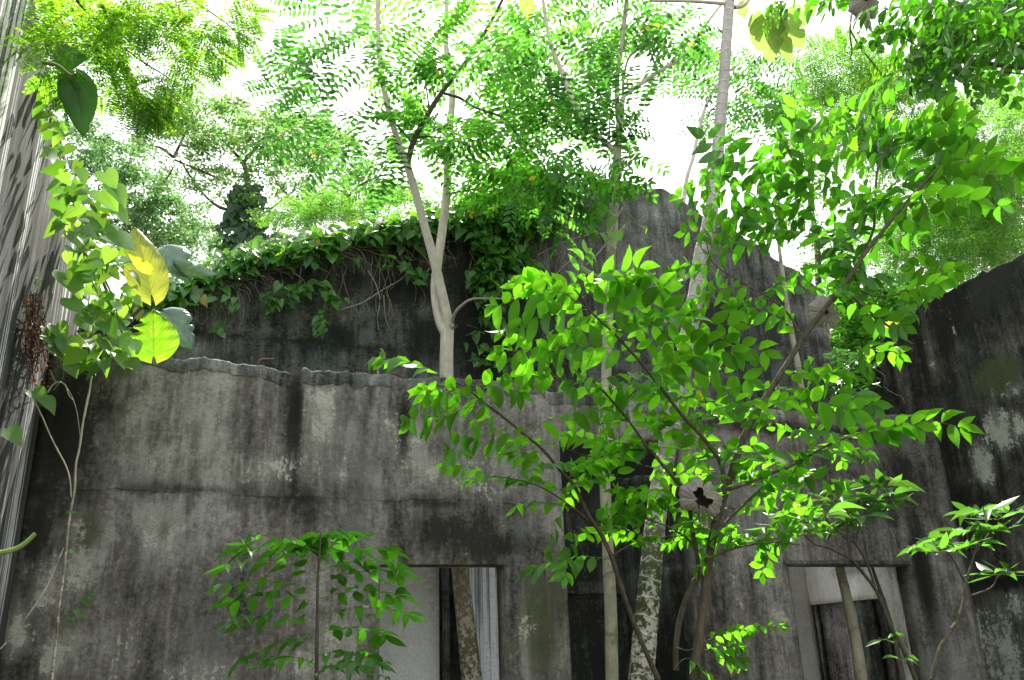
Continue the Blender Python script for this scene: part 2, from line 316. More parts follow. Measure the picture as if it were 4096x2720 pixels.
M['left'] = streakmat('streaked_concrete', 'y', (.45, .54, .575, .64), wh=(.72, .72, .72))
M['pale'] = wallmat('peeling_whitewash', 'x', dark=(.16, .16, .15), mid=(.68, .68, .66), lite=(.87, .87, .86), plaster=(.88, .88, .85), cut=(.17, .5), sheen=(.5, .52, .5))
M['slab'] = streakmat('streaked_whitewash', 'x', (.36, .47, .47, .5), (.05, .05, .06), (.35, .35, .38), (.82, .82, .86), 1.6)
M['blotch'] = wallmat('blotched_plaster', 'y', dark=(.05, .045, .048), mid=(.34, .32, .33), lite=(.82, .8, .77), plaster=(.5, .49, .42), cut=(.3, .66))
M['lining'] = wallmat('patchy_plaster', 'y', dark=(.16, .14, .12), mid=(.66, .65, .62), lite=(.86, .85, .82), plaster=(.88, .87, .82), cut=(.2, .52), sheen=(.55, .55, .5))
M['coping'] = wallmat('lichen_concrete', 'x', dark=(.02, .022, .02), mid=(.13, .132, .118), lite=(.32, .33, .3), plaster=(.5, .5, .43), cut=(.33, .66), sheen=(.18, .22, .195))
M['broad'] = leafmat('broad_leaflet', (.035, .13, .012), (.06, .2, .02), (.25, .78, .02), .58, .36, .5, yellow=.006)
M['broad2'] = leafmat('canopy_leaflet', (.03, .11, .012), (.05, .17, .02), (.15, .58, .02), .5, .4, .5, yellow=.01)
M['shade'] = leafmat('shaded_oval_leaf', (.02, .08, .01), (.035, .12, .015), (.12, .46, .012), .42, .4, .3, yellow=.0)
M['mimo'] = leafmat('fern_leaflet', (.05, .13, .015), (.08, .2, .03), (.36, .8, .03), .55, .5, .4, vein=False, yellow=.02)
M['canopy'] = leafmat('oval_leaflet', (.02, .09, .02), (.045, .15, .03), (.14, .46, .05), .5, .45, .4, vein=False, yellow=.01)
M['airy'] = leafmat('airy_leaflet', (.035, .14, .02), (.06, .2, .03), (.22, .66, .05), .54, .42, .45, vein=False, yellow=.004, yc=(.4, .5, .03))
M['far'] = leafmat('far_foliage', (.045, .1, .025), (.08, .16, .04), (.26, .55, .1), .48, .5, .5, vein=False, yellow=.03, yc=(.6, .6, .1))
M['far2'] = leafmat('glossy_far_foliage', (.045, .1, .035), (.08, .16, .07), (.2, .46, .1), .38, .35, .7, vein=False)
M['ivy'] = leafmat('ivy_leaf', (.045, .15, .025), (.09, .25, .05), (.28, .7, .03), .48, .32, .6, yellow=.008)
M['vine'] = leafmat('vine_leaf', (.07, .19, .03), (.1, .27, .05), (.42, .8, .06), .5, .42, .5)
M['lance'] = leafmat('lance_leaf', (.03, .1, .03), (.05, .15, .04), (.2, .55, .04), .38, .4, .5)
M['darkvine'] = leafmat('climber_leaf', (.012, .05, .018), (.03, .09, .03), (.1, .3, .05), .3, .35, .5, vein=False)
M['palebark'] = barkmat('pale_smooth_bark', (.4, .37, .29), (.55, .51, .42), moss=(.12, .1, .04), mossz=(1.5, 3.1), sc=30)
M['greenbark'] = barkmat('green_grey_bark', (.26, .25, .17), (.38, .36, .26), ringf=2.6, ringc=(.16, .14, .1), sc=26)
M['ringbark'] = barkmat('ringed_bark', (.32, .3, .27), (.46, .43, .39), moss=(.045, .06, .015), mossz=(2.0, 3.6), ringf=9, ringc=(.62, .6, .55), sc=30)
M['brownbark'] = barkmat('brown_bark', (.045, .037, .026), (.1, .083, .06), sc=40)
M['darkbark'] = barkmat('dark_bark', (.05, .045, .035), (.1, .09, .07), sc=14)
M['twig'] = barkmat('dry_twig', (.18, .145, .115), (.4, .35, .3), sc=60)
M['rachis'] = barkmat('green_rachis', (.09, .16, .03), (.13, .2, .05), sc=60)
M['deadfern'] = leafmat('dead_fern', (.06, .028, .018), (.16, .08, .05), (.3, .12, .05), .2, .7, .2, vein=False)
M['rust'] = barkmat('rusty_steel', (.05, .03, .022), (.11, .07, .05), sc=90)

# ------------------------------------------------------------------ walls
def vnoise(x, seed, amp, f):           # 1-d value noise
    r = np.random.default_rng(seed); k = r.normal(size=4096); x = np.asarray(x)*f+1000; i = np.floor(x).astype(int) % 4000; q = x-np.floor(x); q = q*q*(3-2*q)
    return amp*(k[i]*(1-q)+k[i+1]*q)
def wall(name, mat, plane, c, a0, a1, z0, top, thick, holes=(), paints=(), step=.05, parent=None, rough=.0016, lock=True):
    """plane 'x': wall lies in y=c and runs along x; plane 'y': lies in x=c and runs along y.
    top: list of (a, z); holes: (a0, a1, z0, z1 or list of (a, z)); thick signed: direction of the back face; paints (a, z, ra, rz, channel, strength)"""
    tx, tz = zip(*sorted(top)); H = max(tz)
    bx = sorted({round(v, 4) for h in holes for v in h[:2]} | {a0, a1})
    A = np.unique(np.round(np.concatenate([np.linspace(p, q, max(2, int((q-p)/step)+1)) for p, q in zip(bx[:-1], bx[1:])]), 4))
    bz = sorted({z0, H+.02} | {round(v, 4) for h in holes for v in ([h[2]]+([h[3]] if np.isscalar(h[3]) else [])) if v > z0})
    Zs = np.unique(np.round(np.concatenate([np.linspace(p, q, max(2, int((q-p)/step)+1)) for p, q in zip(bz[:-1], bz[1:])]), 4))
    TZ = np.interp(A, tx, tz)+vnoise(A, 5, .003 if plane == 'x' and c < 6 else .014, 9)+vnoise(A, 6, .006 if plane == 'x' and c < 6 else .01, 24)
    nA, nZ = len(A), len(Zs); GA, GZ = np.meshgrid(A, Zs, indexing='ij')
    ZZ = np.minimum(GZ, TZ[:, None])
    for h in holes:
        if not np.isscalar(h[3]):
            hx, hz = zip(*h[3]); ins = (A >= h[0]-1e-4) & (A <= h[1]+1e-4); hzv = np.interp(A, hx, hz)+vnoise(A, 9, .02, 14)
            for i in np.where(ins)[0]:
                k = np.argmin(abs(ZZ[i]-hzv[i])); ZZ[i, k] = hzv[i]
    cell = np.ones((nA-1, nZ-1), bool)
    zm = .25*(GZ[:-1, :-1]+GZ[1:, :-1]+GZ[:-1, 1:]+GZ[1:, 1:]); am = .5*(A[1:]+A[:-1])[:, None]+0*zm
    cell &= (ZZ[:-1, 1:]-ZZ[:-1, :-1] > 1e-4) | (ZZ[1:, 1:]-ZZ[1:, :-1] > 1e-4)
    for h in holes:
        hz = h[3] if np.isscalar(h[3]) else np.interp(am, *zip(*h[3]))
        cell &= ~((am > h[0]) & (am < h[1]) & (zm > h[2]) & (zm < hz))
    idx = -np.ones((nA, nZ), int); keys = {}; V = []; cols = []
    dep = rough*(rng.normal(size=(nA, nZ)))
    def vid(i, k):
        key = (i, round(float(ZZ[i, k]), 4))
        if key in keys: return keys[key]
        keys[key] = len(V); V.append((A[i], ZZ[i, k], dep[i, k])); return keys[key]
    F = []
    for i in range(nA-1):
        for k in range(nZ-1):
            if cell[i, k]:
                q = [vid(i, k), vid(i+1, k), vid(i+1, k+1), vid(i, k+1)]
                q = list(dict.fromkeys(q))
                if len(q) >= 3: F.append(q)
    V = np.array(V); n = len(V)
    paint = np.zeros((n, 3))
    for (pa, pz, ra, rz, ch, st) in paints:
        g = np.exp(-(((V[:, 0]-pa)/ra)**2+((V[:, 1]-pz)/rz)**2)**1.2)*st; paint[:, ch] = np.maximum(paint[:, ch], g)
    sgn = math.copysign(1, thick)
    def place(v, off):
        P = np.zeros((len(v), 3)); P[:, 2] = v[:, 1]
        if plane == 'x': P[:, 0] = v[:, 0]; P[:, 1] = c+off+v[:, 2]
        else: P[:, 1] = v[:, 0]; P[:, 0] = c+off+v[:, 2]
        return P
    front = place(V, 0); back = place(V, thick)
    ed = {}
    for q in F:
        for a, b in zip(q, q[1:]+q[:1]): ed[(a, b)] = 1
    bnd = [(a, b) for (a, b) in ed if (b, a) not in ed]
    mid = place(V, thick*.5); mid[:, 2] += 0
    allV = np.vstack([front, back]); flip = (plane == 'x') == (sgn > 0)
    faces = []
    for q in F:
        faces.append(q if flip else q[::-1]); faces.append([x+n for x in (q[::-1] if flip else q)])
    for a, b in bnd: faces.append([b, a, a+n, b+n] if flip else [a, b, b+n, a+n])
    Q = np.array([f for f in faces if len(f) == 4]); T3 = np.array([f for f in faces if len(f) == 3]) if any(len(f) == 3 for f in faces) else None
    me = mesh_np(name, allV, Q, T3, smooth=False)
    at_ = me.color_attributes.new('paint', 'FLOAT_COLOR', 'POINT')
    c4 = np.ones((2*n, 4), np.float32); c4[:n, :3] = paint; c4[n:, :3] = paint; at_.data.foreach_set('color', c4.ravel())
    return link(name, me, mat, parent)
def box(name, mat, lo, hi, parent=None, bev=.004, rot=0):
    x0, y0, z0 = lo; x1, y1, z1 = hi; b = bev
    import bmesh
    bm = bmesh.new(); bmesh.ops.create_cube(bm, size=1)
    for v in bm.verts: v.co = Vector(((x0+x1)/2+v.co.x*(x1-x0), (y0+y1)/2+v.co.y*(y1-y0), (z0+z1)/2+v.co.z*(z1-z0)))
    bmesh.ops.bevel(bm, geom=bm.edges[:], offset=b, segments=2, affect='EDGES')
    me = bpy.data.meshes.new(name); bm.to_mesh(me); bm.free()
    return link(name, me, mat, parent)
FY, BY, LX, RX = 5.797, 7.0, -.882, 6.42
def fx(px, py, Y=FY): p = at(px, py, Y); return (p[0], p[2])
def rx_(px, py, X=RX): p = atx(px, py, X); return (p[1], p[2])
def pf(lst, plane='x', c=FY):        # stains and patches given where the photo shows them (px, py, half-width px, half-height px, channel, strength)
    out = []
    for px, py, w_, h_, ch, st in lst:
        if plane == 'x':
            p = at(px, py, c); q = at(px+w_, py, c); r = at(px, py-h_, c); out.append((p[0], p[2], abs(q[0]-p[0]), abs(r[2]-p[2]), ch, st))
        else:
            p = atx(px, py, c); q = atx(px+w_, py, c); r = atx(px, py-h_, c); out.append((p[1], p[2], max(.02, abs(q[1]-p[1])), abs(r[2]-p[2]), ch, st))
    return out

# ground
gm, t = NT('leaf_litter_soil'); tc = nd(t, 'ShaderNodeTexCoord'); n1 = noise(t, tc.outputs['Object'], 9, 6, .7); n2 = noise(t, tc.outputs['Object'], .6, 3)
c = mixc(t, ramp(t, n1, .35, .65), (.035, .028, .018), (.12, .09, .05)); c = mixc(t, mth(t, 'MULTIPLY', ramp(t, n2, .45, .6), .7), c, (.04, .08, .02))
p = nd(t, 'ShaderNodeBsdfPrincipled'); L(t, c, p.inputs['Base Color']); p.inputs['Roughness'].default_value = .95; o = nd(t, 'ShaderNodeOutputMaterial'); L(t, p.outputs[0], o.inputs[0])
g = np.linspace(-150, 150, 61); gx, gy = np.meshgrid(g, g, indexing='ij'); gz = .25*np.sin(gx*.05)*np.sin(gy*.07); gz[(abs(gx) < 14) & (abs(gy-5) < 14)] = 0
i = np.arange(60)[:, None]*61+np.arange(60)[None]
ground = link('ground', mesh_np('ground', np.stack([gx, gy, gz], -1).reshape(-1, 3), np.stack([i, i+61, i+62, i+1], -1).reshape(-1, 4)), gm); ground['kind'] = 'structure'

# front wall with its doorway, the broken opening and the niche doorway
TOPF = [(298, 1394), (367, 1399), (517, 1404), (608, 1411), (706, 1437), (804, 1431), (895, 1442), (941, 1460), (1000, 1465), (1075, 1474), (1143, 1486), (1158, 1500), (1188, 1502), (1200, 1486), (1212, 1474), (1344, 1483), (1482, 1497), (1574, 1497), (1631, 1523), (1689, 1517), (1758, 1511), (1900, 1520), (2027, 1530), (2099, 1533), (2160, 1538), (2186, 1568), (2257, 1568), (2390, 1578), (2563, 1599), (2737, 1619), (2869, 1624), (2946, 1620), (3120, 1640), (3300, 1655), (3500, 1662), (3525, 1655), (3670, 1665), (3740, 1668)]
topf = [fx(*q) for q in TOPF]; topf = [(LX, topf[0][1])]+topf[1:-1]+[(RX, topf[-1][1])]
d0 = fx(1517, 2500)[0]; d1 = fx(2025, 2500)[0]; dz = fx(1800, 2259)[1]
o0 = fx(2271, 2400)[0]; o1 = fx(2805, 2500)[0]; oz = [(o0-.01, fx(2270, 1757)[1]), (fx(2390, 1762)[0], fx(2390, 1762)[1]), fx(2441, 1765), fx(2497, 1793), fx(2600, 1760), fx(2700, 1775), (o1+.01, fx(2790, 1790)[1])]
n0 = fx(3180, 2450)[0]; n1_ = fx(3690, 2520)[0]; nz = fx(3400, 2260)[1]
PF = [(1120, 1880, 330, 60, 0, .42), (620, 1830, 160, 60, 0, .35), (900, 1900, 120, 50, 0, .4), (760, 1560, 120, 90, 0, .3), (1900, 1880, 200, 130, 0, .4), (400, 1600, 120, 200, 1, .35), (700, 1560, 60, 120, 1, .3), (1000, 1700, 60, 260, 1, .3), (1450, 1760, 30, 200, 1, .35), (2000, 2180, 250, 60, 1, .5), (120, 1700, 60, 500, 1, .8), (700, 2450, 60, 260, 0, .25), (1050, 2450, 120, 200, 1, .3), (500, 2300, 60, 200, 1, .3), (1950, 2620, 60, 100, 0, .3), (1180, 1640, 26, 190, 1, 1.), (1180, 1900, 20, 120, 1, .5), (1620, 1700, 30, 160, 1, .85), (250, 1700, 130, 300, 1, .75), (150, 2100, 60, 400, 1, .6), (1480, 1560, 14, 90, 1, .6), (950, 1600, 40, 150, 1, .35), (1570, 1640, 20, 100, 1, .5),
      (1290, 1660, 62, 110, 0, 1.05), (1345, 1560, 30, 50, 0, .6), (1270, 1800, 50, 120, 0, .62), (1360, 1890, 26, 55, 0, 1.0), (1400, 1740, 30, 60, 0, .8), (1560, 1700, 36, 90, 0, .6), (1650, 1800, 60, 120, 0, .55), (1720, 1890, 40, 60, 0, .85), (790, 1640, 46, 60, 0, .62), (820, 1760, 28, 80, 0, .5), (500, 1480, 60, 50, 2, .7), (560, 1640, 30, 60, 0, .4),
      (330, 2120, 46, 100, 0, .7), (350, 2120, 60, 110, 2, .8), (330, 2260, 60, 110, 0, .95), (180, 2330, 60, 120, 0, .85), (60, 2520, 60, 120, 0, 1.0), (220, 2620, 60, 110, 0, .95), (290, 2560, 50, 60, 0, .75), (160, 2420, 30, 60, 0, .6), (570, 2050, 36, 60, 0, .75), (600, 2110, 60, 80, 0, .6), (685, 2140, 30, 80, 0, .9), (700, 2080, 30, 40, 0, .6), (748, 2090, 14, 24, 0, .9), (890, 2140, 10, 20, 0, .9), (660, 2120, 50, 60, 2, .5),
      (1340, 2600, 50, 110, 0, .8), (1350, 2480, 24, 40, 0, .6), (1200, 2650, 60, 60, 0, .5), (1540, 2100, 14, 60, 0, .55), (1900, 1800, 140, 150, 0, .3), (840, 2680, 200, 60, 0, .5), (480, 2560, 90, 130, 0, .5),
      (760, 1960, 180, 14, 1, .45), (1200, 2000, 130, 30, 1, .5), (1240, 2060, 40, 90, 1, .5), (1750, 2020, 160, 12, 1, .6), (1800, 2120, 260, 100, 1, .42), (2160, 2500, 90, 260, 2, .7), (2230, 2350, 30, 260, 2, .6), (2100, 2550, 36, 130, 0, .5), (2060, 2450, 20, 240, 1, .5),
      (2970, 1640, 240, 22, 0, .4), (3125, 2475, 22, 46, 0, 1.1), (3080, 2400, 12, 200, 0, .35), (2950, 2350, 16, 220, 0, .35), (3690, 2300, 40, 320, 1, .8), (3600, 1900, 80, 200, 1, .6), (3400, 2000, 300, 300, 1, .3), (3200, 1720, 500, 30, 1, .6), (3000, 2500, 120, 220, 1, .25), (2860, 2000, 80, 200, 1, .3)]
fw = wall('concrete_wall', M['front'], 'x', FY, LX+.002, RX-.002, -.05, topf, .17,
          [(d0, d1, -.1, dz), (o0, o1, -.1, oz), (n0, n1_, -.1, nz)], pf(PF), .045)
tag(fw, 'grey streaked concrete wall with a doorway, crossing the photo behind the leaves', 'wall')
# coping strip, slightly proud, only where it survives
for a, b, hgt in ((367, 1158, .085), (1212, 1570, .10), (1640, 2175, .085), (2190, 2940, .10), (3530, 3672, .1)):
    xa = fx(a, 1500)[0]; xb = fx(b, 1500)[0]; xs = np.linspace(xa, xb, 160); ax, az = zip(*topf); zt = np.interp(xs, ax, az)+.002+vnoise(xs, 5, .003, 9)+vnoise(xs, 6, .006, 24)
    V = []; F = []
    lo_ = hgt+vnoise(xs, 31, .004, 4)+vnoise(xs, 33, .003, 40)+vnoise(xs, 34, .01, 14)*(vnoise(xs, 35, 1, 5) > .6)
    for x_, z_, l_ in zip(xs, zt, lo_):
        j = rng.normal(size=4)*.0006; k = vnoise([x_], 77, .003, 31)[0]
        V += [(x_, FY-.006+j[0], z_-l_), (x_, FY-.009+j[1], z_-.012+k), (x_, FY+.03, z_+.008+k+j[2]), (x_, FY+.185, z_-.004+j[3]), (x_, FY+.19, z_-l_)]
    for q in range(159):
        for r_ in range(4): a_ = q*5+r_; F.append((a_, a_+5, a_+6, a_+1))
    F += [(0, 1, 2, 3), (795, 798, 797, 796)]
    me = mesh_np('coping', V, F, smooth=True); link('coping', me, M['coping'], fw)
# horizontal crack line: thin recessed groove is painted by the run-off stains; rebars stick out of the top
def rebar(pts, w_=11):
    T = Tubes(); tube_px(T, pts, FY+.05, w_, 8, 4); T.build('rebar', M['rust'], fw)
rebar([(1032, 1475), (1034, 1452), (1046, 1440), (1070, 1438), (1094, 1438)])
rebar([(1480, 1500), (1476, 1486), (1462, 1479), (1440, 1477), (1428, 1478)], 9)
rebar([(1530, 1502), (1560, 1497), (1590, 1500), (1625, 1520)], 8)
rebar([(2018, 1538), (2024, 1530), (2040, 1528)], 8)
# back gable wall
TOPB = [(380, 1230), (560, 1190), (650, 1160), (800, 1085), (1000, 1010), (1300, 940), (1600, 890), (2000, 830), (2300, 775), (2400, 745), (2440, 722), (2500, 722), (2560, 738), (2578, 765), (2610, 752), (2650, 752), (2690, 775), (2720, 800), (2770, 830), (2810, 865), (2900, 900), (3000, 960), (3100, 1030), (3200, 1090), (3270, 1150), (3350, 1250), (3430, 1400)]
topb = [fx(x, y, BY) for x, y in TOPB]; topb = [(LX-.1, topb[0][1]-.1)]+topb+[(RX+.1, topb[-1][1]-.1)]
PB = [(1350, 1350, 60, 60, 1, .6), (1700, 1380, 100, 120, 1, .6), (1900, 1350, 150, 300, 1, .6), (700, 1400, 160, 60, 0, .3), (1250, 1340, 70, 30, 2, .5), (2600, 850, 60, 40, 0, .35), (2720, 830, 60, 30, 0, .3), (2650, 1000, 200, 200, 0, .12), (2900, 1300, 300, 200, 1, .35), (1500, 1150, 500, 80, 1, .45), (2400, 2400, 300, 500, 1, .3), (2500, 1850, 300, 200, 1, .9), (1500, 1400, 900, 12, 1, .5)]  # includes a broad dark patch inside the broken opening
bw = wall('concrete_wall', M['back'], 'x', BY, LX-.05, RX+.05, -.05, topb, .22, [(5.2, RX-.004, -.1, 2.6)], pf(PB, 'x', BY), .055, rough=.0022)
tag(bw, 'dark mossy gable wall with broken peak standing behind the front wall', 'wall')
b0 = fx(2300, 2328, BY); b1 = fx(2300, 2378, BY)
box('string_course', M['back'], (2.05, BY-.035, b1[1]), (3.9, BY-.003, b0[1]), bw, .006)
# left wall
LT = atx(235, 500, LX)[2]
ptl = [(y_, z_, r1, r2, 0, s_) for y_, z_, r1, r2, s_ in ((5.6, 2.0, .05, 1.2, .8), (5.2, 2.4, .04, 1.2, .65), (4.6, 3.2, .06, 1., .6), (4.0, 3.6, .08, 1., .6), (3.3, 3.2, .1, 1.5, .7), (2.8, 2.5, .12, 1.5, .6), (5.72, 3.2, .03, .7, .8), (5.0, 1.6, .05, 1., .8))]
ptl += [(y_, z_, r1, r2, 1, s_) for y_, z_, r1, r2, s_ in ((4.4, 4.2, .25, .7, .55), (5.4, 3.7, .12, .6, .6), (3.6, 4.3, .2, .5, .5), (6.2, 3.4, .2, .9, .7))]
lw_ = wall('concrete_wall', M['left'], 'y', LX, 1.2, BY+.3, -.05, [(1.2, LT), (3, LT+.03), (3.6, LT-.03), (4, LT+.02), (4.5, LT-.05), (5.0, LT+.02), (5.5, LT-.06), (6, LT), (BY+.3, LT-.05)], -.22, (), ptl, .05, rough=.0004)
tag(lw_, 'sunlit white-streaked concrete wall running away along the left edge of the photo', 'wall')
# right wall with the inner recess of the back room
TOPR = [(3420, 1480), (3480, 1420), (3550, 1342), (3620, 1275), (3700, 1208), (3760, 1180), (3830, 1150), (3930, 1085), (4010, 1058), (4096, 1010)]
topr = sorted([rx_(*q) for q in TOPR]); topr = [(1.0, topr[0][1]+.25), (topr[0][0]-1.2, topr[0][1]+.2)]+topr+[(BY+.3, topr[-1][1]-.3), (8.0, topr[-1][1]-.3)]
ri0 = rx_(3570, 2500)[0]; ri1 = rx_(3268, 2560)[0]; riz = rx_(3400, 2405)[1]
PR = pf([(4000, 1720, 60, 90, 0, 1.1), (3960, 1690, 30, 50, 0, .9), (3930, 1850, 50, 100, 0, 1.15), (4080, 1700, 24, 60, 0, 1.), (3722, 1890, 16, 60, 0, .9), (3760, 1900, 30, 400, 2, .4), (3990, 1500, 120, 90, 2, .85), (4040, 1560, 70, 40, 0, .5), (3820, 1350, 20, 100, 0, .3), (3720, 1400, 20, 140, 0, .3), (4010, 2620, 110, 240, 0, .8), (3880, 2600, 60, 180, 0, .7), (4070, 2430, 60, 80, 0, .75), (3850, 2620, 60, 80, 0, .8), (3900, 2480, 60, 70, 0, .6), (3770, 1100, 300, 220, 1, .4), (3980, 2330, 160, 24, 1, .9)], 'y', RX)
PR += [(y_, z_, .14, .3, 0, 1.2) for y_, z_ in ((6.35, 2.15), (6.95, 1.9), (6.7, 2.15), (6.9, 1.4), (6.02, 1.7), (6.02, 1.1), (6.9, .8), (6.5, 2.2), (6.1, 2.05))]
rw = wall('concrete_wall', M['right'], 'y', RX, 1.0, 8.0, -.05, topr, .22, [(ri0, ri1, -.1, riz)], PR, .05)
tag(rw, 'black algae-stained concrete wall with white patches, at the right edge', 'wall')
pn = box('plaster_panel', M['blotch'], (RX+.10, ri0-.05, 0), (RX+.16, ri1+.05, riz+.05), rw, .003); pn['label'] = 'blotched grey panel closing the recess'
ln_ = wall('plaster_lining', M['lining'], 'y', RX-.03, FY+.20, 7.84, -.05, [(FY+.1, 2.58), (7.9, 2.58)], .024, [(ri0, ri1, -.1, riz)], [(6.0, 1.9, .3, .5, 0, .7), (6.1, 1.2, .3, .6, 0, .7), (7.4, 1.5, .2, 1.0, 0, .7), (6.4, 2.3, .35, .14, 1, .75), (7.2, 2.3, .35, .1, 1, .6), (6.15, 2.05, .12, .2, 1, .5)], .05, parent=rw, rough=.0015); ln_['label'] = 'patchy white plaster inside the right doorway'
bl_ = wall('plaster_lining', M['lining'], 'x', 7.86, 4.9, RX-.035, -.05, [(4.9, 2.75), (RX, 2.75)], .024, (), [(6.2, 1.6, .3, .9, 0, .7)], .05, parent=bw, rough=.0015); bl_['label'] = 'patchy white plaster behind the right doorway'
for xa, xb in ((-.8, o0-.1), (n0-.35, n0-.01), (n1_+.01, RX-.06)):  # unseen white linings behind the front wall, added to bounce light
    bounce_lining = wall('plaster_lining', M['lining'], 'x', FY+.176, xa, xb, -.05, [(xa, 3.2), (xb, 3.2)], .02, [(d0, d1, -.1, dz)] if xa < 0 else (), (), .08, parent=fw, rough=.001)
fl_ = box('bounce_floor', M['lining'], (LX+.01, FY+.2, -.02), (RX-.06, BY-.06, .03)); fl2 = box('bounce_floor', M['lining'], (4.9, BY-.03, -.02), (RX-.06, 7.84, .028)); fl2['kind'] = 'structure'; fl_['kind'] = 'structure'  # unseen pale floors added to bounce light up into the doorways
box('door_trim', M['coping'], (RX-.045, ri0+.005, 0), (RX-.004, ri0+.03, riz), rw, .003); box('door_trim', M['coping'], (RX-.005, ri1-.06, 0), (RX+.02, ri1-.03, riz), rw, .003)
# whitewashed returns seen through the openings
a = fx(1440, 2500, 6.78)[0]; b = fx(1757, 2500, 6.78)[0]
pw = wall('plaster_wall', M['pale'], 'x', 6.78, a, b, -.05, [(a, 2.75), (b, 2.75)], .12, (), [(a+.3, 1.5, .4, .6, 0, .5), (b-.06, 2.0, .05, 1.0, 0, .7), (b-.35, 1.75, .15, .05, 1, .3)], .05, rough=.0015)
tag(pw, 'white peeling plaster wall inside the left doorway', 'wall')
# peeling flakes curl off it
LV = Leaves(); n = 150
gx_ = rng.uniform(a+.15, b-.02, n); gz_ = np.where(rng.random(n) < .6, rng.uniform(1.9, 2.3, n), rng.uniform(1.2, 2.0, n)); gx_ = np.where(rng.random(n) < .4, rng.uniform(b-.14, b-.02, n), gx_)
LV.add('fleck', np.stack([gx_, np.full(n, 6.775), gz_], -1), np.stack([rng.normal(size=n)*.5, np.full(n, -.35), -np.ones(n)], -1), np.tile([0, -1., .3], (n, 1)), rng.uniform(.012, .035, n), rng.uniform(.01, .028, n))
LV.build('paint_flake_clumps', M['pale'], pw)
a = fx(1868, 2500, 6.74)[0]; b = fx(2080, 2500, 6.74)[0]
sw = wall('plaster_wall', M['slab'], 'x', 6.74, a, b, -.05, [(a, 2.9), (b, 2.9)], .1, (), [], .05, rough=.0015)
tag(sw, 'white wall with black vertical streaks, right of the mossy trunk in the doorway', 'wall')
a = fx(1774, 2500, 6.72)[0]; b = fx(1797, 2500, 6.72)[0]
tag(box('door_post', M['coping'], (a, 6.70, -.02), (b, 6.76, 2.6), None, .006), 'thin grey post between the peeling wall and the mossy trunk', 'post')
# cross wall closing the broken opening on the right
yy = np.linspace(FY+.172, BY-.003, 3)
cw = wall('concrete_wall', M['back'], 'y', o1+.02, FY+.173, BY-.004, -.05, [(FY+.17, 2.95), (6.4, 3.0), (BY, 3.1)], .15, (), [(6.3, 2.2, .6, .03, 0, .5), (6.4, 1.2, .4, .8, 1, .3)], .05)
tag(cw, 'short bluish-grey cross wall inside the broken opening, behind the ringed trunk', 'wall')
# a small moulded frame line on the niche doorway
T = Tubes()
for q in ([(n0, FY-.008, nz+.012), (n1_, FY-.008, nz+.012)],):
    box('lintel_trim', M['coping'], (n0-.05, FY-.03, nz+.002), (n1_, FY-.004, nz+.035), fw, .004)
for o in list(COL.objects):
    if o.parent is None and o.name.split('.')[0] in ('concrete_wall', 'plaster_wall', 'door_post'): o['kind'] = 'thing'

# ================================================================== vegetation
def U(a, b): return random.uniform(a, b)
def plant(name, label, cat, base, group=None):
    o = thing(name, label, cat, group); return o
def put(T, LV, root, bark='brownbark', leaf='broad', tn='stem', ln='foliage'):
    if T is not None: T.build(tn, M[bark], root)
    if LV is not None: LV.build(ln, M[leaf], root)
def fpx(LV, TB, a, b, Y0, Y1, npair, lpx, wr=.48, **k):
    p0 = at(a[0], a[1], Y0); p1 = at(b[0], b[1], Y1); ll = lpx*mpp(p0)
    frond(LV, TB, p0, p1, npair, ll, ll*wr, **k)
def sample(P, n):
    P = np.asarray(P); s = np.concatenate([[0], np.cumsum(np.linalg.norm(np.diff(P, axis=0), axis=1))]); q = np.linspace(0, s[-1], n)
    return np.stack([np.interp(q, s, P[:, i]) for i in range(3)], 1)
def down(P, gz=0.0, dx=0.0):            # continue a trunk that leaves the frame down to the soil
    q = np.array(P[0]); d = nrm(P[0]-P[1]); k = (q[2]-gz)/max(.2, -d[2]); return [q+d*k]+list(P)

# ---- tree A: twin-stemmed pale tree rooted between the two walls
ta = plant('tree', 'pale smooth tree forking above the left doorway, mossy at its foot', 'tree', None)
YA = 6.42
T = Tubes(); lo_ = [at(1888, 2720, YA), at(1838, 2262, YA), at(1800, 1850, YA), at(1786, 1497, YA), at(1789, 1325, YA)]
lo_ = down(lo_); T.add(lo_, [.5*q*mpp(p) for q, p in zip((94, 84, 66, 60, 56, 52), lo_)], 14, 5, wob=.012); T.build('trunk', M['palebark'], ta)
T = Tubes(); tube_px(T, [(1797, 1335), (1786, 1256), (1758, 1130), (1729, 1015), (1697, 900), (1660, 763), (1629, 660)], (YA, 6.25), (42, 30), 12, 4, .01); tube_px(T, [(1630, 668), (1585, 545), (1545, 402), (1522, 258), (1511, 115), (1512, -40)], (6.25, 6.1), (26, 19), 10, 4, .01); T.build('branch', M['palebark'], ta)
T = Tubes(); tube_px(T, [(1785, 1340), (1756, 1273), (1740, 1158), (1752, 1043), (1772, 900), (1789, 746), (1792, 574), (1809, 373), (1783, 172), (1788, 0), (1790, -60)], (YA, 6.75), (42, 38, 37, 36, 36, 33, 30, 26, 22, 18, 17), 12, 4, .01); T.build('branch', M['palebark'], ta)
T = Tubes(); BR_A = []
P, _ = tube_px(T, [(1629, 665), (1654, 563), (1717, 448), (1769, 367), (1832, 287), (1895, 201), (1964, 86), (2030, -40)], (6.25, 6.0), (24, 11), 8, 4, .02); BR_A.append(P)
T.build('branch', M['brownbark'], ta)
T = Tubes(); P, _ = tube_px(T, [(1806, 1310), (1812, 1275), (1830, 1238), (1884, 1198), (1960, 1195), (2062, 1193), (2140, 1170)], (YA, 6.0), (16, 6), 8, 4, .03); tube_px(T, [(1795, 1300), (1815, 1306), (1824, 1300)], (YA-.03, YA-.1), (22, 16), 8, 3); T.build('branch', M['twig'], ta)
T = Tubes()
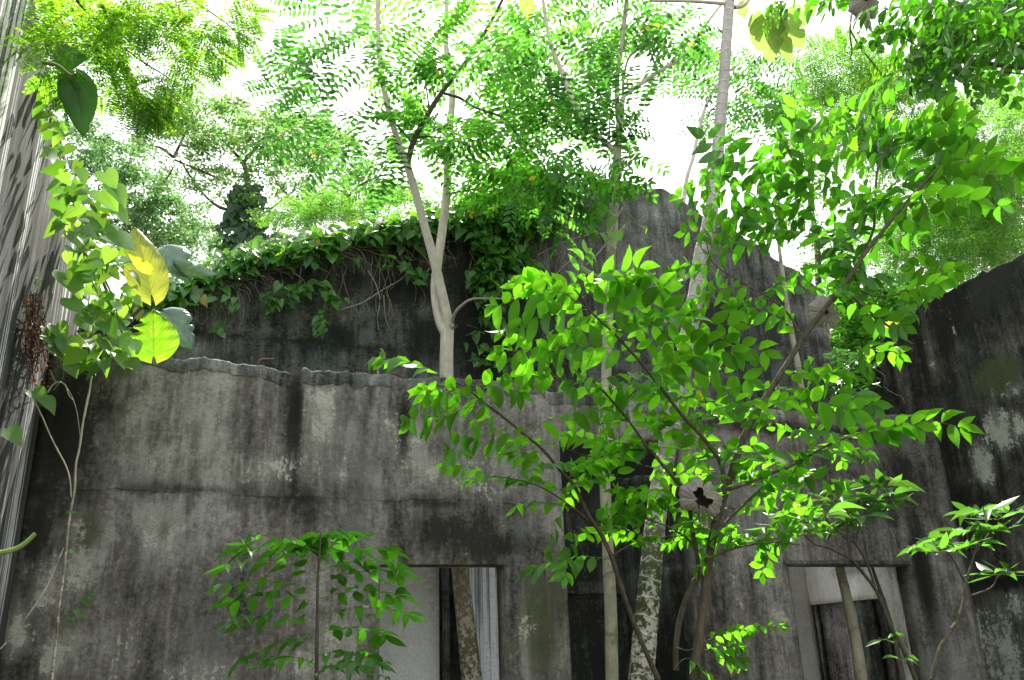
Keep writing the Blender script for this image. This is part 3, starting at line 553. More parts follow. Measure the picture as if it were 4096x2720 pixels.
for pts, w_ in (([(1645, 565), (1560, 475), (1524, 470), (1440, 465), (1380, 430)], (8, 4)), ([(1672, 548), (1740, 548), (1810, 560), (1900, 590)], (8, 4)), ([(1772, 372), (1840, 392), (1900, 430), (1990, 460), (2040, 500), (2100, 570), (2200, 610)], (13, 5)), ([(1741, 395), (1728, 340), (1712, 280)], (7, 4)), ([(1990, 460), (2060, 430), (2100, 400)], (7, 4)), ([(1800, 775), (1850, 765), (1960, 745), (2070, 715)], (9, 4)), ([(1717, 440), (1705, 350), (1680, 220), (1620, 70)], (7, 3))):
    P, _ = tube_px(T, pts, (6.3, 5.9), w_, 6, 3, .03); BR_A.append(P)
T.build('twig', M['darkbark'], ta)
def canopy(regs, root, leaf, npair, lpx, flen, wr=.42, kind='oval', tw='rachis', droop=.12, name='crown', ang=66, jit=.09, sag=.14, drift=(1, .3), bi=None, rr=.0013, face=(0., 1.)):
    LV = Leaves(); T = Tubes()
    for (cx, cy, rx, ry, n, y0, y1) in regs:
        for _ in range(n):
            a = U(0, 6.283); r = math.sqrt(U(0, 1)); x = cx+rx*r*math.cos(a); y = cy+ry*r*math.sin(a)
            th = math.atan2(.6*(y-cy)/ry+U(-.55, .75), (x-cx)/rx*1.1+U(-.7, .7)); f = flen*U(.7, 1.25); Y0 = U(y0, y1)
            a0 = (x-.4*f*math.cos(th), y-.4*f*math.sin(th)*.75); a1 = (x+.6*f*math.cos(th), y+.6*f*math.sin(th)*.75)
            p0 = at(*a0, Y0); p1 = at(*a1, Y0+U(-.35, .35)); m = mpp(p0)
            if bi: bipinnate(LV, T, p0, p1, bi[0], bi[1]*m, npair, lpx*m, lpx*m*wr, kind, droop=droop, rr=rr, upv=nrm(np.array([U(-.3, .3), U(*face), 1])))
            else: frond(LV, T, p0, p1, npair, lpx*m*U(.85, 1.15), lpx*m*wr, kind, sag=sag, droop=droop, ang=ang, rr=rr, alt=True, jit=jit, sides=3, taper=(.9, 1, .8), upv=nrm(np.array([U(-.3, .3), U(*face), 1])))
    T.build('leafstalk_sprays', M[tw], root); LV.build(name, M[leaf], root); return LV
# twisting bipinnate sprays that hold the oval leaflets
RA = [(1420, 120, 150, 130, 13, 5.4, 6.2), (1500, 330, 170, 130, 18, 5.4, 6.4), (1230, 395, 140, 50, 6, 5.6, 6.2), (1380, 500, 190, 110, 22, 5.4, 6.3), (1330, 640, 140, 70, 9, 5.5, 6.2), (1560, 620, 160, 130, 14, 5.6, 6.6), (1700, 330, 150, 130, 20, 5.6, 6.8), (1900, 480, 210, 170, 52, 5.5, 7.0), (1700, 80, 170, 70, 10, 5.4, 6.6), (1860, 720, 220, 110, 30, 5.6, 6.8), (2080, 300, 190, 160, 34, 5.6, 7.0), (1960, 150, 130, 90, 6, 5.4, 6.2), (2120, 620, 180, 130, 34, 5.6, 6.8)]
RA = [(a_, b_, c_, d_, int(n_*(1.5 if a_ > 1640 else 1.15)), y0, y1) for a_, b_, c_, d_, n_, y0, y1 in RA]
RC = [r for r in RA if r[0] > 1640]; RA = [r for r in RA if r[0] <= 1640]
def bir(R_, k): return [(a_, b_, c_, d_, max(1, int(n_*k+.5)), y0, y1) for a_, b_, c_, d_, n_, y0, y1 in R_]
canopy(bir(RA, .12), ta, 'canopy', 8, 34, 330, .44, kind='oval', bi=(5, 170)); canopy(bir(RC, .09), ta, 'airy', 8, 36, 330, .46, kind='oval', bi=(5, 160)); canopy(bir(RC, .1), ta, 'airy', 9, 33, 260, .44, face=(-.8, .6))
# ---- tree B: straight grey-green trunk
tb = plant('tree', 'slender grey-green trunk rising straight before the broken opening', 'tree', None)
YB = 5.15; T = Tubes(); P = [at(x, y, yy) for (x, y), yy in zip([(2448, 2720), (2443, 2445), (2432, 2211), (2417, 1859), (2413, 1700), (2422, 1589), (2433, 1244), (2444, 1015), (2452, 900), (2460, 746), (2469, 631), (2476, 540), (2476, 500)], [YB]*13)]
P = down(P); T.add(P, [.5*q*mpp(p) for q, p in zip((60, 54, 51, 48, 44, 43, 42, 41, 40, 39, 36, 32, 28, 27), P)], 14, 4, wob=.008); T.build('trunk', M['greenbark'], tb)
T = Tubes(); tube_px(T, [(2476, 510), (2468, 402), (2471, 287), (2488, 172), (2506, 0), (2510, -60)], (YB, 5.0), (21, 15), 10, 4, .01); T.build('branch', M['greenbark'], tb)
T = Tubes(); tube_px(T, [(2470, 610), (2425, 574), (2367, 517), (2327, 465), (2287, 390), (2247, 287), (2212, 201), (2189, 115), (2172, 0), (2165, -50)], (YB, 5.3), (26, 24, 24, 22, 20, 19, 18, 16, 14, 13), 10, 4, .015); T.build('branch', M['palebark'], tb)
T = Tubes(); tube_px(T, [(2480, 530), (2489, 470), (2491, 395), (2517, 368), (2574, 327), (2643, 281), (2723, 230), (2769, 178), (2815, 109), (2890, 11), (2940, -50)], (YB, 5.1), (20, 20, 19, 18, 17, 16, 16, 14, 12, 11, 10), 10, 4, .015); T.build('branch', M['palebark'], tb)
T = Tubes(); tube_px(T, [(2491, 395), (2494, 321), (2511, 241), (2545, 200), (2586, 181), (2600, 150), (2570, 110)], (YB, 5.0), (12, 5), 8, 4, .02); tube_px(T, [(2484, 512), (2540, 478), (2574, 442), (2610, 390), (2637, 339), (2642, 310)], (YB, 5.0), (6, 2), 6, 3, .02); tube_px(T, [(2438, 560), (2440, 420), (2445, 350)], (YB, 5.1), (7, 4), 6, 3); T.build('twig', M['twig'], tb)
RB = [(2400, 170, 150, 140, 28, 4.9, 6.0), (2330, 420, 170, 150, 34, 4.9, 5.8), (2250, 640, 180, 110, 30, 4.9, 5.8), (2560, 110, 170, 110, 17, 4.9, 5.8), (2600, 330, 90, 80, 6, 5.0, 5.8), (2560, 470, 80, 70, 7, 5.0, 5.8), (2290, 30, 130, 50, 10, 4.9, 5.8), (2180, 130, 90, 110, 8, 5, 6)]
RB = [(a_, b_, c_, d_, int(n_*1.35), y0, y1) for a_, b_, c_, d_, n_, y0, y1 in RB]
canopy(bir(RB, .085), tb, 'canopy', 8, 35, 310, .46, kind='oval', bi=(5, 150)); canopy(bir(RB, .13), tb, 'airy', 9, 32, 250, .44, face=(-.8, .6))
RB2 = [(2200, 730, 240, 70, 26, 4.6, 5.2), (2060, 770, 200, 70, 20, 4.6, 5.4), (2450, 690, 110, 60, 5, 4.6, 5.), (2420, 800, 130, 60, 4, 4.5, 4.9)]
canopy(RB2, tb, 'broad2', 8, 42, 210, .45, droop=.35)
# ---- tree C: ringed leaning trunk
tc_ = plant('tree', 'thick ringed trunk leaning right, scarred with leaf rings and green with moss below', 'tree', None)
YC = 4.75; T = Tubes(); pts = [(2564, 2720), (2599, 2328), (2628, 2035), (2662, 1829), (2715, 1560), (2752, 1359), (2792, 1130), (2806, 1015), (2835, 900), (2861, 718), (2878, 517), (2893, 344), (2907, 143), (2918, 0), (2922, -60)]; P = down([at(x, y, YC) for x, y in pts]); W = (118, 102, 89, 80, 77, 72, 68, 62, 60, 57, 51, 47, 44, 42, 42, 42)
Pc, Rc = catmull(P, [.5*q*mpp(p) for q, p in zip(W, P)], 26); Lc = np.concatenate([[0], np.cumsum(np.linalg.norm(np.diff(Pc, axis=0), axis=1))]); fr = (Lc*9+vnoise(Lc, 3, .12, 6)) % 1
Rc = Rc*(1+.045*np.exp(-((fr-.06)/.06)**2)+.01*np.sin(fr*6.28)); T.add(Pc, Rc, 18, 1); T.build('trunk', M['ringbark'], tc_)
T = Tubes(); tube_px(T, [(2905, 15), (2820, 8), (2740, 4), (2600, 2)], (YC, 4.8), (16, 12), 8, 3, .02); tube_px(T, [(2935, 30), (2975, 20), (3010, -20)], (YC, 4.8), (20, 14), 8, 3, .02); T.build('branch', M['palebark'], tc_)
def bigleaf(name, mat, root, base, tip, Y0, Y1, wpx, face=.0, curl=.12, cups=.2, cuts=(), nseg=18, tear=0, roll=0., wave=.02, sides=10):
    p0 = at(*base, Y0); p1 = at(*tip, Y1); D = nrm(p1-p0); Ln = np.linalg.norm(p1-p0); vw = nrm((p0+p1)/2-EYE)
    N = nrm(-vw-D*np.dot(-vw, D)); S = np.cross(N, D); N2 = nrm(N*math.cos(roll)+S*math.sin(roll)); S = np.cross(N2, D); N = N2; wd = wpx*mpp(p0)*.5
    us = np.linspace(0, 1, nseg); vs = np.linspace(-1, 1, 2*sides+1); prof = np.sin(math.pi*np.clip(us, 0, 1)**.62)**.72*(1-.12*us); prof[0] = .1; prof[-1] = .01
    V = []; UVs = []
    for u_, pr in zip(us, prof):
        for v_ in vs:
            k = 1.
            for (cu, side, wdt, dep) in cuts:
                if v_*side > 0: k *= 1-dep*math.exp(-((u_-cu-.12*abs(v_))/wdt)**2)*abs(v_)
            a = v_*pr*wd*k; back = -.13*Ln*abs(v_)**2*math.exp(-u_*9)
            z_ = cups*abs(a)*.8-curl*Ln*(u_-.3)**2-curl*1.2*wd*abs(v_)**3+wave*wd*math.sin(u_*31+v_*2)*abs(v_)+.012*wd*math.cos((u_-.3*abs(v_))*75)
            V.append(p0+D*(u_*Ln+back-.0*a)+S*a+N*z_); UVs.append((u_, .5+.5*v_))
    m = len(vs); i = np.arange(nseg-1)[:, None]*m+np.arange(m-1)[None]
    o = link(name, mesh_np(name, V, np.stack([i, i+1, i+m+1, i+m], -1).reshape(-1, 4), uv=UVs), mat, root); return o
def pothos(name, c1, c2, tr1, tr2, gloss=.35, trf=.5, bias=.5):
    m, t = NT(name); uv = nd(t, 'ShaderNodeUVMap'); sx = nd(t, 'ShaderNodeSeparateXYZ'); L(t, uv.outputs[0], sx.inputs[0]); u, v = sx.outputs[0], sx.outputs[1]
    av = mth(t, 'ABSOLUTE', mth(t, 'SUBTRACT', v, .5)); s_ = mth(t, 'SUBTRACT', u, mth(t, 'MULTIPLY', av, .75))
    cx = nd(t, 'ShaderNodeCombineXYZ'); L(t, mth(t, 'MULTIPLY', s_, 22), cx.inputs[0]); L(t, mth(t, 'MULTIPLY', v, 3.2), cx.inputs[1])
    n1 = noise(t, cx.outputs[0], 1., 4, .65); f = ramp(t, n1, bias-.06, bias+.06); lat = ramp(t, mth(t, 'SINE', mth(t, 'MULTIPLY', s_, 62)), .8, 1.); mid = mth(t, 'SUBTRACT', 1., ramp(t, av, .012, .03), clamp=True); ve = mth(t, 'MAXIMUM', mid, mth(t, 'MULTIPLY', lat, .4))
    c = mixc(t, f, c1, c2); q = mixc(t, f, tr1, tr2); q = mixc(t, mth(t, 'MULTIPLY', ve, .5), q, tuple(x*.4 for x in tr1)); c = mixc(t, mth(t, 'MULTIPLY', ve, .4), c, c2)
    p = nd(t, 'ShaderNodeBsdfPrincipled'); L(t, c, p.inputs[0]); p.inputs['Roughness'].default_value = gloss; b = nd(t, 'ShaderNodeBump'); b.inputs['Distance'].default_value = .004; b.inputs['Strength'].default_value = .5; L(t, ve, b.inputs['Height']); L(t, b.outputs[0], p.inputs['Normal'])
    tl = nd(t, 'ShaderNodeBsdfTranslucent'); L(t, q, tl.inputs[0]); mx = nd(t, 'ShaderNodeMixShader'); mx.inputs[0].default_value = trf; L(t, p.outputs[0], mx.inputs[1]); L(t, tl.outputs[0], mx.inputs[2]); o = nd(t, 'ShaderNodeOutputMaterial'); L(t, mx.outputs[0], o.inputs[0]); return m
M['p_yel'] = pothos('yellow_marbled_leaf', (.12, .2, .02), (.3, .3, .03), (.32, .62, .02), (.75, .72, .06), bias=.46)
M['p_grn'] = pothos('green_marbled_leaf', (.07, .2, .015), (.2, .3, .03), (.3, .78, .01), (.7, .85, .06), bias=.56)
M['p_gry'] = pothos('glossy_grey_green_leaf', (.11, .19, .14), (.22, .26, .14), (.06, .14, .05), (.2, .25, .06), gloss=.22, trf=.18, bias=.6)
M['p_drk'] = pothos('dark_broad_leaf', (.04, .12, .02), (.08, .16, .03), (.12, .42, .02), (.5, .6, .04), gloss=.5, trf=.6, bias=.66)
M['p_dead'] = pothos('dead_grey_leaf', (.3, .27, .24), (.4, .37, .33), (.2, .15, .1), (.3, .24, .18), gloss=.8, trf=.2, bias=.5)
M['p_pale'] = pothos('pale_papery_leaf', (.12, .2, .05), (.18, .26, .07), (.26, .42, .08), (.4, .52, .12), gloss=.5, trf=.55, bias=.55)
for b_, t_, w_, r_ in (((3060, 70), (3090, 250), 150, .2), ((3110, 80), (3215, 200), 140, -.3), ((3020, 60), (3030, 150), 80, .5), ((3150, 60), (3240, 100), 110, .1), ((3080, 60), (3160, 260), 120, -.5), ((2965, 5), (2985, 80), 60, .4), ((2100, -20), (2125, 90), 70, .2), ((3230, 0), (3260, 70), 60, .2)):
    bigleaf('leaf', M['p_pale'], tc_, b_, t_, 4.9, 5.1, w_, roll=r_, curl=.1, cuts=((.35, 1, .05, .35), (.6, -1, .05, .4)), nseg=22)
# ---- tree D (thin, behind the gable) and tree E (thin pale trunk in the back room)
td = plant('tree', 'very thin bare pale trunk just left of the ringed trunk, beyond the gable', 'tree', None)
T = Tubes(); P = down([at(x, y, 7.6) for x, y in [(2700, 1150), (2730, 850), (2746, 717), (2772, 631), (2792, 534), (2821, 430), (2858, 356), (2900, 300), (2960, 250)]]); T.add(P, [.5*q*mpp(p) for q, p in zip((24, 20, 18, 16, 15, 14, 13, 12, 10, 8), P)], 10, 3, wob=.01); T.build('trunk', M['palebark'], td)
canopy([(2950, 330, 180, 150, 46, 7.4, 8.4), (2800, 290, 110, 90, 9, 7.4, 8.4), (2900, 480, 120, 60, 12, 7.4, 8.2), (3080, 430, 100, 110, 16, 7.4, 8.4)], td, 'canopy', 9, 26, 200, .42)
te = plant('tree', 'thin straight sapling trunk standing inside the doorway on the right and rising past the wall', 'tree', None)
T = Tubes(); P = down([at(x, y, 6.25) for x, y in [(3446, 2720), (3423, 2563), (3387, 2387), (3356, 2260), (3290, 1950), (3212, 1589), (3189, 1445), (3166, 1330), (3143, 1187), (3120, 1015), (3108, 900), (3118, 780)]]); T.add(P, [.5*q*mpp(p) for q, p in zip((54, 50, 46, 40, 36, 30, 26, 24, 20, 18, 14, 11, 8), P)], 12, 4, wob=.01); T.build('trunk', M['greenbark'], te)
tf = plant('tree', 'black crooked stem leaning inside the doorway on the right', 'tree', None)
T = Tubes(); P = down([at(x, y, 6.0) for x, y in [(3612, 2720), (3590, 2610), (3566, 2504), (3530, 2390), (3487, 2263), (3440, 2100)]]); T.add(P, [.5*q*mpp(p) for q, p in zip((24, 22, 20, 17, 14, 12, 9), P)], 8, 4, wob=.05); T.build('trunk', M['darkbark'], tf)

# ---- shrub F: the big broad-leaved shrub in the middle
sf = plant('shrub', 'large sunlit shrub with broad drooping leaflets spreading over the middle of the photo', 'shrub', None)
ST = [ # points, depth, widths, frond every px, left/right length, start fraction
 ([(2775, 2720), (2810, 2445), (2840, 2211), (2863, 2093), (2898, 1976), (2928, 1888), (2970, 1761), (3027, 1646), (3075, 1572), (3143, 1463), (3212, 1353), (3270, 1273), (3344, 1175), (3402, 1101), (3459, 1015), (3551, 900), (3620, 815), (3689, 740), (3752, 672)], (3.7, 3.3), (40, 10), 120, 360, .28),
 ([(3440, 1040), (3490, 930), (3499, 861), (3508, 689), (3534, 620), (3574, 551), (3600, 500)], (3.5, 3.7), (12, 6), 85, 380, .1),
 ([(2898, 1976), (2885, 1860), (2821, 1761), (2746, 1681), (2660, 1572), (2574, 1463), (2517, 1399), (2448, 1325), (2373, 1256), (2327, 1193), (2293, 1150)], (3.55, 3.3), (20, 6), 70, 370, .1),
 ([(2705, 2680), (2705, 2580), (2728, 2445), (2775, 2328), (2798, 2299), (2781, 2181), (2763, 2082), (2752, 1976), (2699, 1917), (2611, 1812), (2591, 1790), (2517, 1686), (2430, 1583), (2356, 1508), (2258, 1434), (2170, 1380)], (3.9, 3.5), (24, 6), 75, 340, .42),
 ([(2634, 2720), (2552, 2533), (2493, 2375), (2446, 2228), (2400, 2129), (2352, 2058), (2300, 1947), (2247, 1888), (2172, 1800), (2092, 1732), (2000, 1658), (1930, 1606), (1861, 1549), (1790, 1515)], (4.0, 3.6), (22, 6), 72, 330, .33),
 ([(2910, 1961), (3000, 1930), (3094, 1890), (3155, 1869), (3308, 1783), (3385, 1752), (3460, 1725), (3538, 1706)], (3.5, 3.1), (14, 5), 70, 300, .15),
 ([(2400, 2129), (2333, 2063), (2180, 1956), (2050, 1915), (1960, 1905)], (3.9, 3.7), (9, 4), 75, 290, .1),
 ([(2446, 2228), (2487, 2199), (2586, 2159), (2744, 2143), (2823, 2159)], (3.95, 3.8), (8, 3), 80, 210, .15),
 ([(2860, 2130), (3022, 1976), (3155, 1869), (3280, 1790)], (3.6, 3.7), (14, 7), 90, 280, .1),
 ([(3212, 1353), (3143, 1244), (3063, 1181), (3000, 1147), (2890, 1084), (2844, 1038), (2820, 940)], (3.4, 3.6), (9, 4), 78, 300, .1),
 ([(3402, 1140), (3490, 1182), (3574, 1181), (3689, 1158), (3832, 1112)], (3.35, 3.2), (8, 3), 75, 200, .2),
 ([(3230, 1640), (3300, 1560), (3400, 1480), (3440, 1400)], (3.5, 3.4), (8, 3), 70, 230, .1),
 ([(2840, 2230), (2950, 2190), (3080, 2170), (3200, 2180)], (3.6, 3.5), (10, 4), 75, 260, .1),
 ([(2600, 1800), (2500, 1800), (2380, 1830), (2250, 1790)], (3.7, 3.8), (8, 3), 75, 300, .1),
 ([(2781, 2181), (2700, 2120), (2600, 2080), (2520, 2060)], (3.8, 3.9), (8, 3), 75, 260, .1),
]
def leafy(stem_pts, Yr, root, every, flen, f0, lpx, npair=5, bark='brownbark', w_=(10, 4), leaf='broad', up=.12, droop=.3, wr=.54, spread=.5, kind='ovate', both=False):
    T = Tubes(); P, R = tube_px(T, stem_pts, Yr, w_, 8, 4, .03); LV = Leaves()
    ln = sum(math.dist(a, b) for a, b in zip(stem_pts[:-1], stem_pts[1:])); n = max(2, int(ln*(1-f0)/every))
    Q = sample(catmull(P, R, 4)[0], 200); S_ = np.linspace(f0, 1, n)
    side = random.choice((-1, 1)); Tr = Tubes()
    for s_ in S_:
        q = Q[int(s_*199)]; m = mpp(q)
        for sd in ((side, -side) if both else (side,)):
            th = U(-.4, .6); dep = U(-spread, spread)
            d = RT*sd*math.cos(th)+Z*(math.sin(th)*.6+up)+np.array([FW[0], FW[1], 0])*dep
            f = flen*m*U(.72, 1.15)
            frond(LV, Tr, q, q+nrm(d)*f, npair+random.choice((-1, 0, 0, 1)), lpx*m*U(.85, 1.15), lpx*m*wr, kind, sag=.16, droop=droop*U(0., 2.2), ang=U(52, 68), rr=.0017, alt=True, jit=.24, start=.16, upv=nrm(np.array([U(-.35, .35), U(-.8, 1.1), 1])))
        side = -side
    T.build('stem', M[bark], root); Tr.build('leafstalk_sprays', M['rachis'], root); LV.build('foliage', M[leaf], root)
LS = (98, 100, 118, 88, 98, 92, 72, 62, 70, 88, 84, 86, 68, 78, 70)
for (pts, Yr, w_, ev, fl, f0), lp in zip(ST, LS): leafy(pts, Yr, sf, ev*(1.45 if lp > 80 else 1.0), fl*(.95 if lp > 80 else .8), f0, lp, 5, w_=w_, wr=.5)
# the most conspicuous compound leaves, one by one
LV = Leaves(); T = Tubes()
FR = [((2293, 1153), (2350, 1010), 4, 92, 3.3, 3.4, .1), ((2298, 1176), (1990, 1225), 5, 128, 3.3, 3.2, .75), ((2350, 1239), (2075, 1300), 5, 125, 3.3, 3.2, .8), ((2327, 1193), (2560, 1070), 4, 125, 3.3, 3.3, .1), ((2287, 1153), (2070, 1130), 5, 90, 3.35, 3.5, .7), ((2420, 1240), (2650, 1150), 4, 120, 3.35, 3.3, .1), ((2396, 1267), (2740, 1240), 5, 120, 3.35, 3.3, .5), ((2330, 1370), (2110, 1440), 4, 125, 3.4, 3.3, .8), ((2470, 1336), (2930, 1302), 7, 105, 3.4, 3.2, .25), ((2505, 1399), (3060, 1405), 8, 105, 3.4, 3.2, .3), ((2574, 1463), (2990, 1520), 6, 110, 3.5, 3.3, .2), ((2230, 1420), (2010, 1410), 4, 95, 3.5, 3.5, .7), ((2380, 1510), (2290, 1540), 2, 125, 3.5, 3.4, 1.0),
 ((3115, 820), (3205, 370), 8, 92, 3.6, 3.5, .1), ((3185, 780), (3340, 480), 6, 98, 3.6, 3.4, .1), ((3610, 520), (3290, 425), 7, 80, 3.6, 3.5, .3), ((3640, 560), (3800, 430), 5, 90, 3.5, 3.4, .2), ((3690, 740), (4070, 705), 6, 118, 3.3, 3.1, .35), ((3620, 815), (3890, 800), 5, 115, 3.3, 3.1, .5), ((3534, 620), (3250, 650), 6, 105, 3.6, 3.4, .25), ((3115, 830), (2770, 745), 6, 72, 3.6, 3.5, .55), ((3115, 880), (2780, 840), 6, 76, 3.6, 3.5, .5), ((3120, 940), (2720, 790), 7, 82, 3.6, 3.5, .3), ((3110, 990), (2740, 930), 6, 80, 3.6, 3.5, .4), ((3574, 551), (3880, 490), 6, 95, 3.6, 3.4, .3), ((3700, 740), (3960, 610), 5, 100, 3.4, 3.2, .2), ((3500, 720), (3250, 780), 5, 95, 3.5, 3.4, .3), ((3640, 700), (3600, 640), 3, 80, 3.5, 3.4, .1),
 ((2844, 1038), (2850, 930), 4, 78, 3.5, 3.6, .05), ((2844, 1060), (2690, 1080), 4, 85, 3.5, 3.5, .9), ((2900, 1095), (2780, 1200), 4, 95, 3.4, 3.3, .6), ((3000, 1147), (2830, 1180), 4, 95, 3.4, 3.4, .7), ((3060, 1180), (2990, 1240), 2, 100, 3.4, 3.3, .6), ((3574, 1181), (3750, 1140), 5, 80, 3.2, 3.1, .3), ((3689, 1158), (3700, 1190), 2, 90, 3.2, 3.1, .8), ((3600, 1190), (3640, 1250), 3, 82, 3.3, 3.2, .9), ((3420, 1260), (3610, 1300), 4, 95, 3.3, 3.2, .6), ((3440, 1380), (3470, 1470), 3, 110, 3.3, 3.2, .7), ((3230, 1430), (3260, 1500), 3, 100, 3.4, 3.3, .7), ((3400, 1500), (3230, 1560), 3, 110, 3.4, 3.2, .6), ((3385, 1752), (3660, 1700), 5, 105, 3.1, 2.9, .35), ((3308, 1790), (3560, 1720), 4, 120, 3.2, 3.0, .5), ((3155, 1600), (3400, 1640), 4, 130, 3.3, 3.1, .5), ((3340, 1560), (3480, 1620), 3, 110, 3.2, 3.1, .9),
 ((1930, 1606), (1690, 1560), 4, 90, 3.6, 3.5, .3), ((1861, 1549), (1640, 1680), 5, 110, 3.6, 3.4, .9), ((1960, 1625), (1720, 1700), 5, 105, 3.6, 3.4, .6), ((2000, 1658), (1800, 1800), 4, 115, 3.6, 3.4, .7), ((1850, 1545), (2080, 1570), 4, 95, 3.6, 3.4, .3), ((2120, 1750), (1900, 1760), 4, 105, 3.7, 3.5, .6),
 ((2833, 2560), (2990, 2520), 5, 60, 3.7, 3.6, .2), ((2833, 2590), (2950, 2640), 3, 75, 3.7, 3.6, .9), ((2820, 2600), (2960, 2590), 4, 55, 3.7, 3.6, .4), ((2900, 2560), (3130, 2500), 5, 50, 3.7, 3.6, .2), ((2760, 2640), (2840, 2700), 3, 80, 3.7, 3.6, .9), ((2300, 2120), (2260, 2300), 4, 85, 4., 3.9, .3), ((2250, 2050), (2200, 2200), 3, 80, 4., 3.9, .5)]
for a_, b_, n_, lp, y0, y1, dr in FR: fpx(LV, T, a_, b_, y0, y1, n_, lp, .5, droop=dr*.7, sag=.12, alt=True, jit=.15, upv=nrm(np.array([U(-.2, .2), .8, .7])), start=.1)
T.build('leafstalk_sprays', M['rachis'], sf); LV.build('foliage', M['broad'], sf)
T = Tubes(); tube_px(T, [(3411, 1187), (3460, 1230), (3520, 1280), (3590, 1330), (3645, 1375), (3660, 1372)], (3.3, 3.2), (11, 7), 6, 3, .05); tube_px(T, [(2705, 2590), (2760, 2600), (2840, 2560), (2900, 2550)], (3.8, 3.7), (7, 3), 6, 3); tube_px(T, [(2700, 2680), (2730, 2640), (2780, 2630)], (3.8, 3.7), (8, 3), 6, 3); T.build('stem', M['darkbark'], sf)
RS = [(3200, 560, 120, 150, 7, 3.5, 3.8), (3480, 520, 230, 110, 9, 3.5, 3.9), (2960, 720, 130, 110, 8, 3.6, 3.9), (3250, 850, 250, 150, 18, 3.4, 3.9), (3580, 760, 200, 140, 11, 3.3, 3.7), (3000, 980, 170, 100, 9, 3.5, 3.9), (3350, 1080, 220, 110, 12, 3.4, 3.8), (3150, 1280, 160, 80, 5, 3.4, 3.7), (3850, 660, 150, 110, 6, 3.2, 3.5),
      (2560, 1420, 240, 120, 8, 3.6, 4.0), (2450, 1620, 220, 110, 9, 3.7, 4.1), (2780, 1640, 220, 120, 9, 3.6, 4.0), (3150, 1700, 240, 140, 12, 3.3, 3.8), (2250, 1830, 200, 90, 7, 3.8, 4.1), (3420, 1640, 150, 70, 4, 3.1, 3.5), (3050, 1950, 220, 90, 7, 3.5, 3.8), (2500, 1900, 260, 100, 8, 3.8, 4.1)]
RS = [(a_, b_, c_, d_, max(0, int(n_*(.0 if b_ > 1200 else .5))), y0, y1) for a_, b_, c_, d_, n_, y0, y1 in RS]
RS2 = [(a_, b_, c_, d_, int(n_*.6+.5), y0, y1) for a_, b_, c_, d_, n_, y0, y1 in [(2450, 1650, 200, 90, 7, 3.7, 4.1), (2750, 1640, 200, 100, 8, 3.6, 4.0), (3150, 1720, 220, 110, 8, 3.3, 3.8), (2250, 1850, 180, 70, 6, 3.8, 4.1), (3050, 1980, 220, 80, 8, 3.5, 3.8), (2480, 1930, 230, 80, 9, 3.8, 4.1), (2620, 1450, 200, 90, 6, 3.6, 3.9), (2620, 2130, 200, 50, 5, 3.8, 4.0), (3280, 2120, 150, 60, 4, 3.5, 3.8), (3000, 2170, 160, 40, 4, 3.5, 3.8)]]
canopy(RS2, sf, 'broad', 5, 72, 230, .54, kind='ovate', name='foliage', droop=.25, jit=.3, rr=.0014)
canopy(RS, sf, 'broad2', 5, 96, 330, .54, kind='ovate', name='foliage', droop=.25, jit=.25, rr=.0016)  # darker leaflet colour stands in for shade among the overlapping upper sprays
# dead curled leaves caught in twigs
def deadleaf(label, c_, r_, Y, seed):
    ro = thing('dead_leaf', label, 'leaf'); r0 = np.random.default_rng(seed); m = mpp(at(*c_, Y)); V = []; UVs = []; n_, k_ = 26, 17
    C = at(*c_, Y); X = RT; Yv = UP; Zv = -FW; R_ = r_*m
    for part, (sa, sb), mt in (('blade', (0, .62), M['p_dead']), ('hollow', (.6, 1.), M['darkbark'])):  # dark inner back stands in for the shade inside the curl
        V = []; UVs = []; na, ns = 64, 14
        for a in np.linspace(0, 2*math.pi, na, endpoint=False):
            star = (.40 if seed == 1 else .12)+(1 if seed == 1 else .25)*(.11*math.cos(3*a+.6)+.13*math.cos(2*a+1.9*seed)+.07*math.cos(7*a+1)+.03*math.cos(13*a)); out = 1+.13*math.cos(2*a+seed)+.07*math.cos(3*a+2)+.06*math.cos(7*a)+.04*math.cos(19*a)
            for q in np.linspace(sa, sb, ns):
                if q < .4: k = q/.4; r = star*(1-k)+out*math.sin(k*1.57)**.8*k+out*(1-k)*k*.35; z = .42*math.cos(k*1.5)+.06
                else: k = (q-.4)/.6; r = out*math.cos(k*1.57); z = .06-.75*math.sin(k*1.57)
                z += .035*math.cos(23*a+4*q)
                V.append(C+R_*(X*r*math.cos(a)+Yv*r*math.sin(a)+Zv*z)); UVs.append((.15+.8*q, (a/6.283*3) % 1))
        i = np.arange(na)[:, None]*ns+np.arange(ns-1)[None]; jn = ((np.arange(na)+1) % na)[:, None]*ns+np.arange(ns-1)[None]
        link(part, mesh_np(part, V, np.stack([i, jn, jn+1, i+1], -1).reshape(-1, 4), uv=UVs), mt, ro)
    bigleaf('blade', M['p_dead'], ro, (c_[0]+r_*.1, c_[1]+r_*.6), (c_[0]+r_*.15, c_[1]+r_*1.45), Y+.02, Y, r_*.6, curl=.6, cups=.9, roll=-.6, wave=.12)
    T = Tubes(); tube_px(T, [(c_[0], c_[1]+r_*.4), (c_[0]+r_*.05, c_[1]+r_*1.3), (c_[0]+r_*.1, c_[1]+r_*1.5)], Y, (8, 5), 6, 3); T.build('stalk', M['twig'], ro); return ro
deadleaf('large curled grey dead leaf hanging among the shrub stems near the middle', (2800, 1990), 80, 3.62, 1)
deadleaf('pale dead leaf lodged where the shrub forks, against the gable', (3295, 1250), 62, 3.55, 2)
d_ = deadleaf('grey dead leaf hanging from the top edge, right of the ringed trunk', (3455, 10), 66, 4.2, 3)
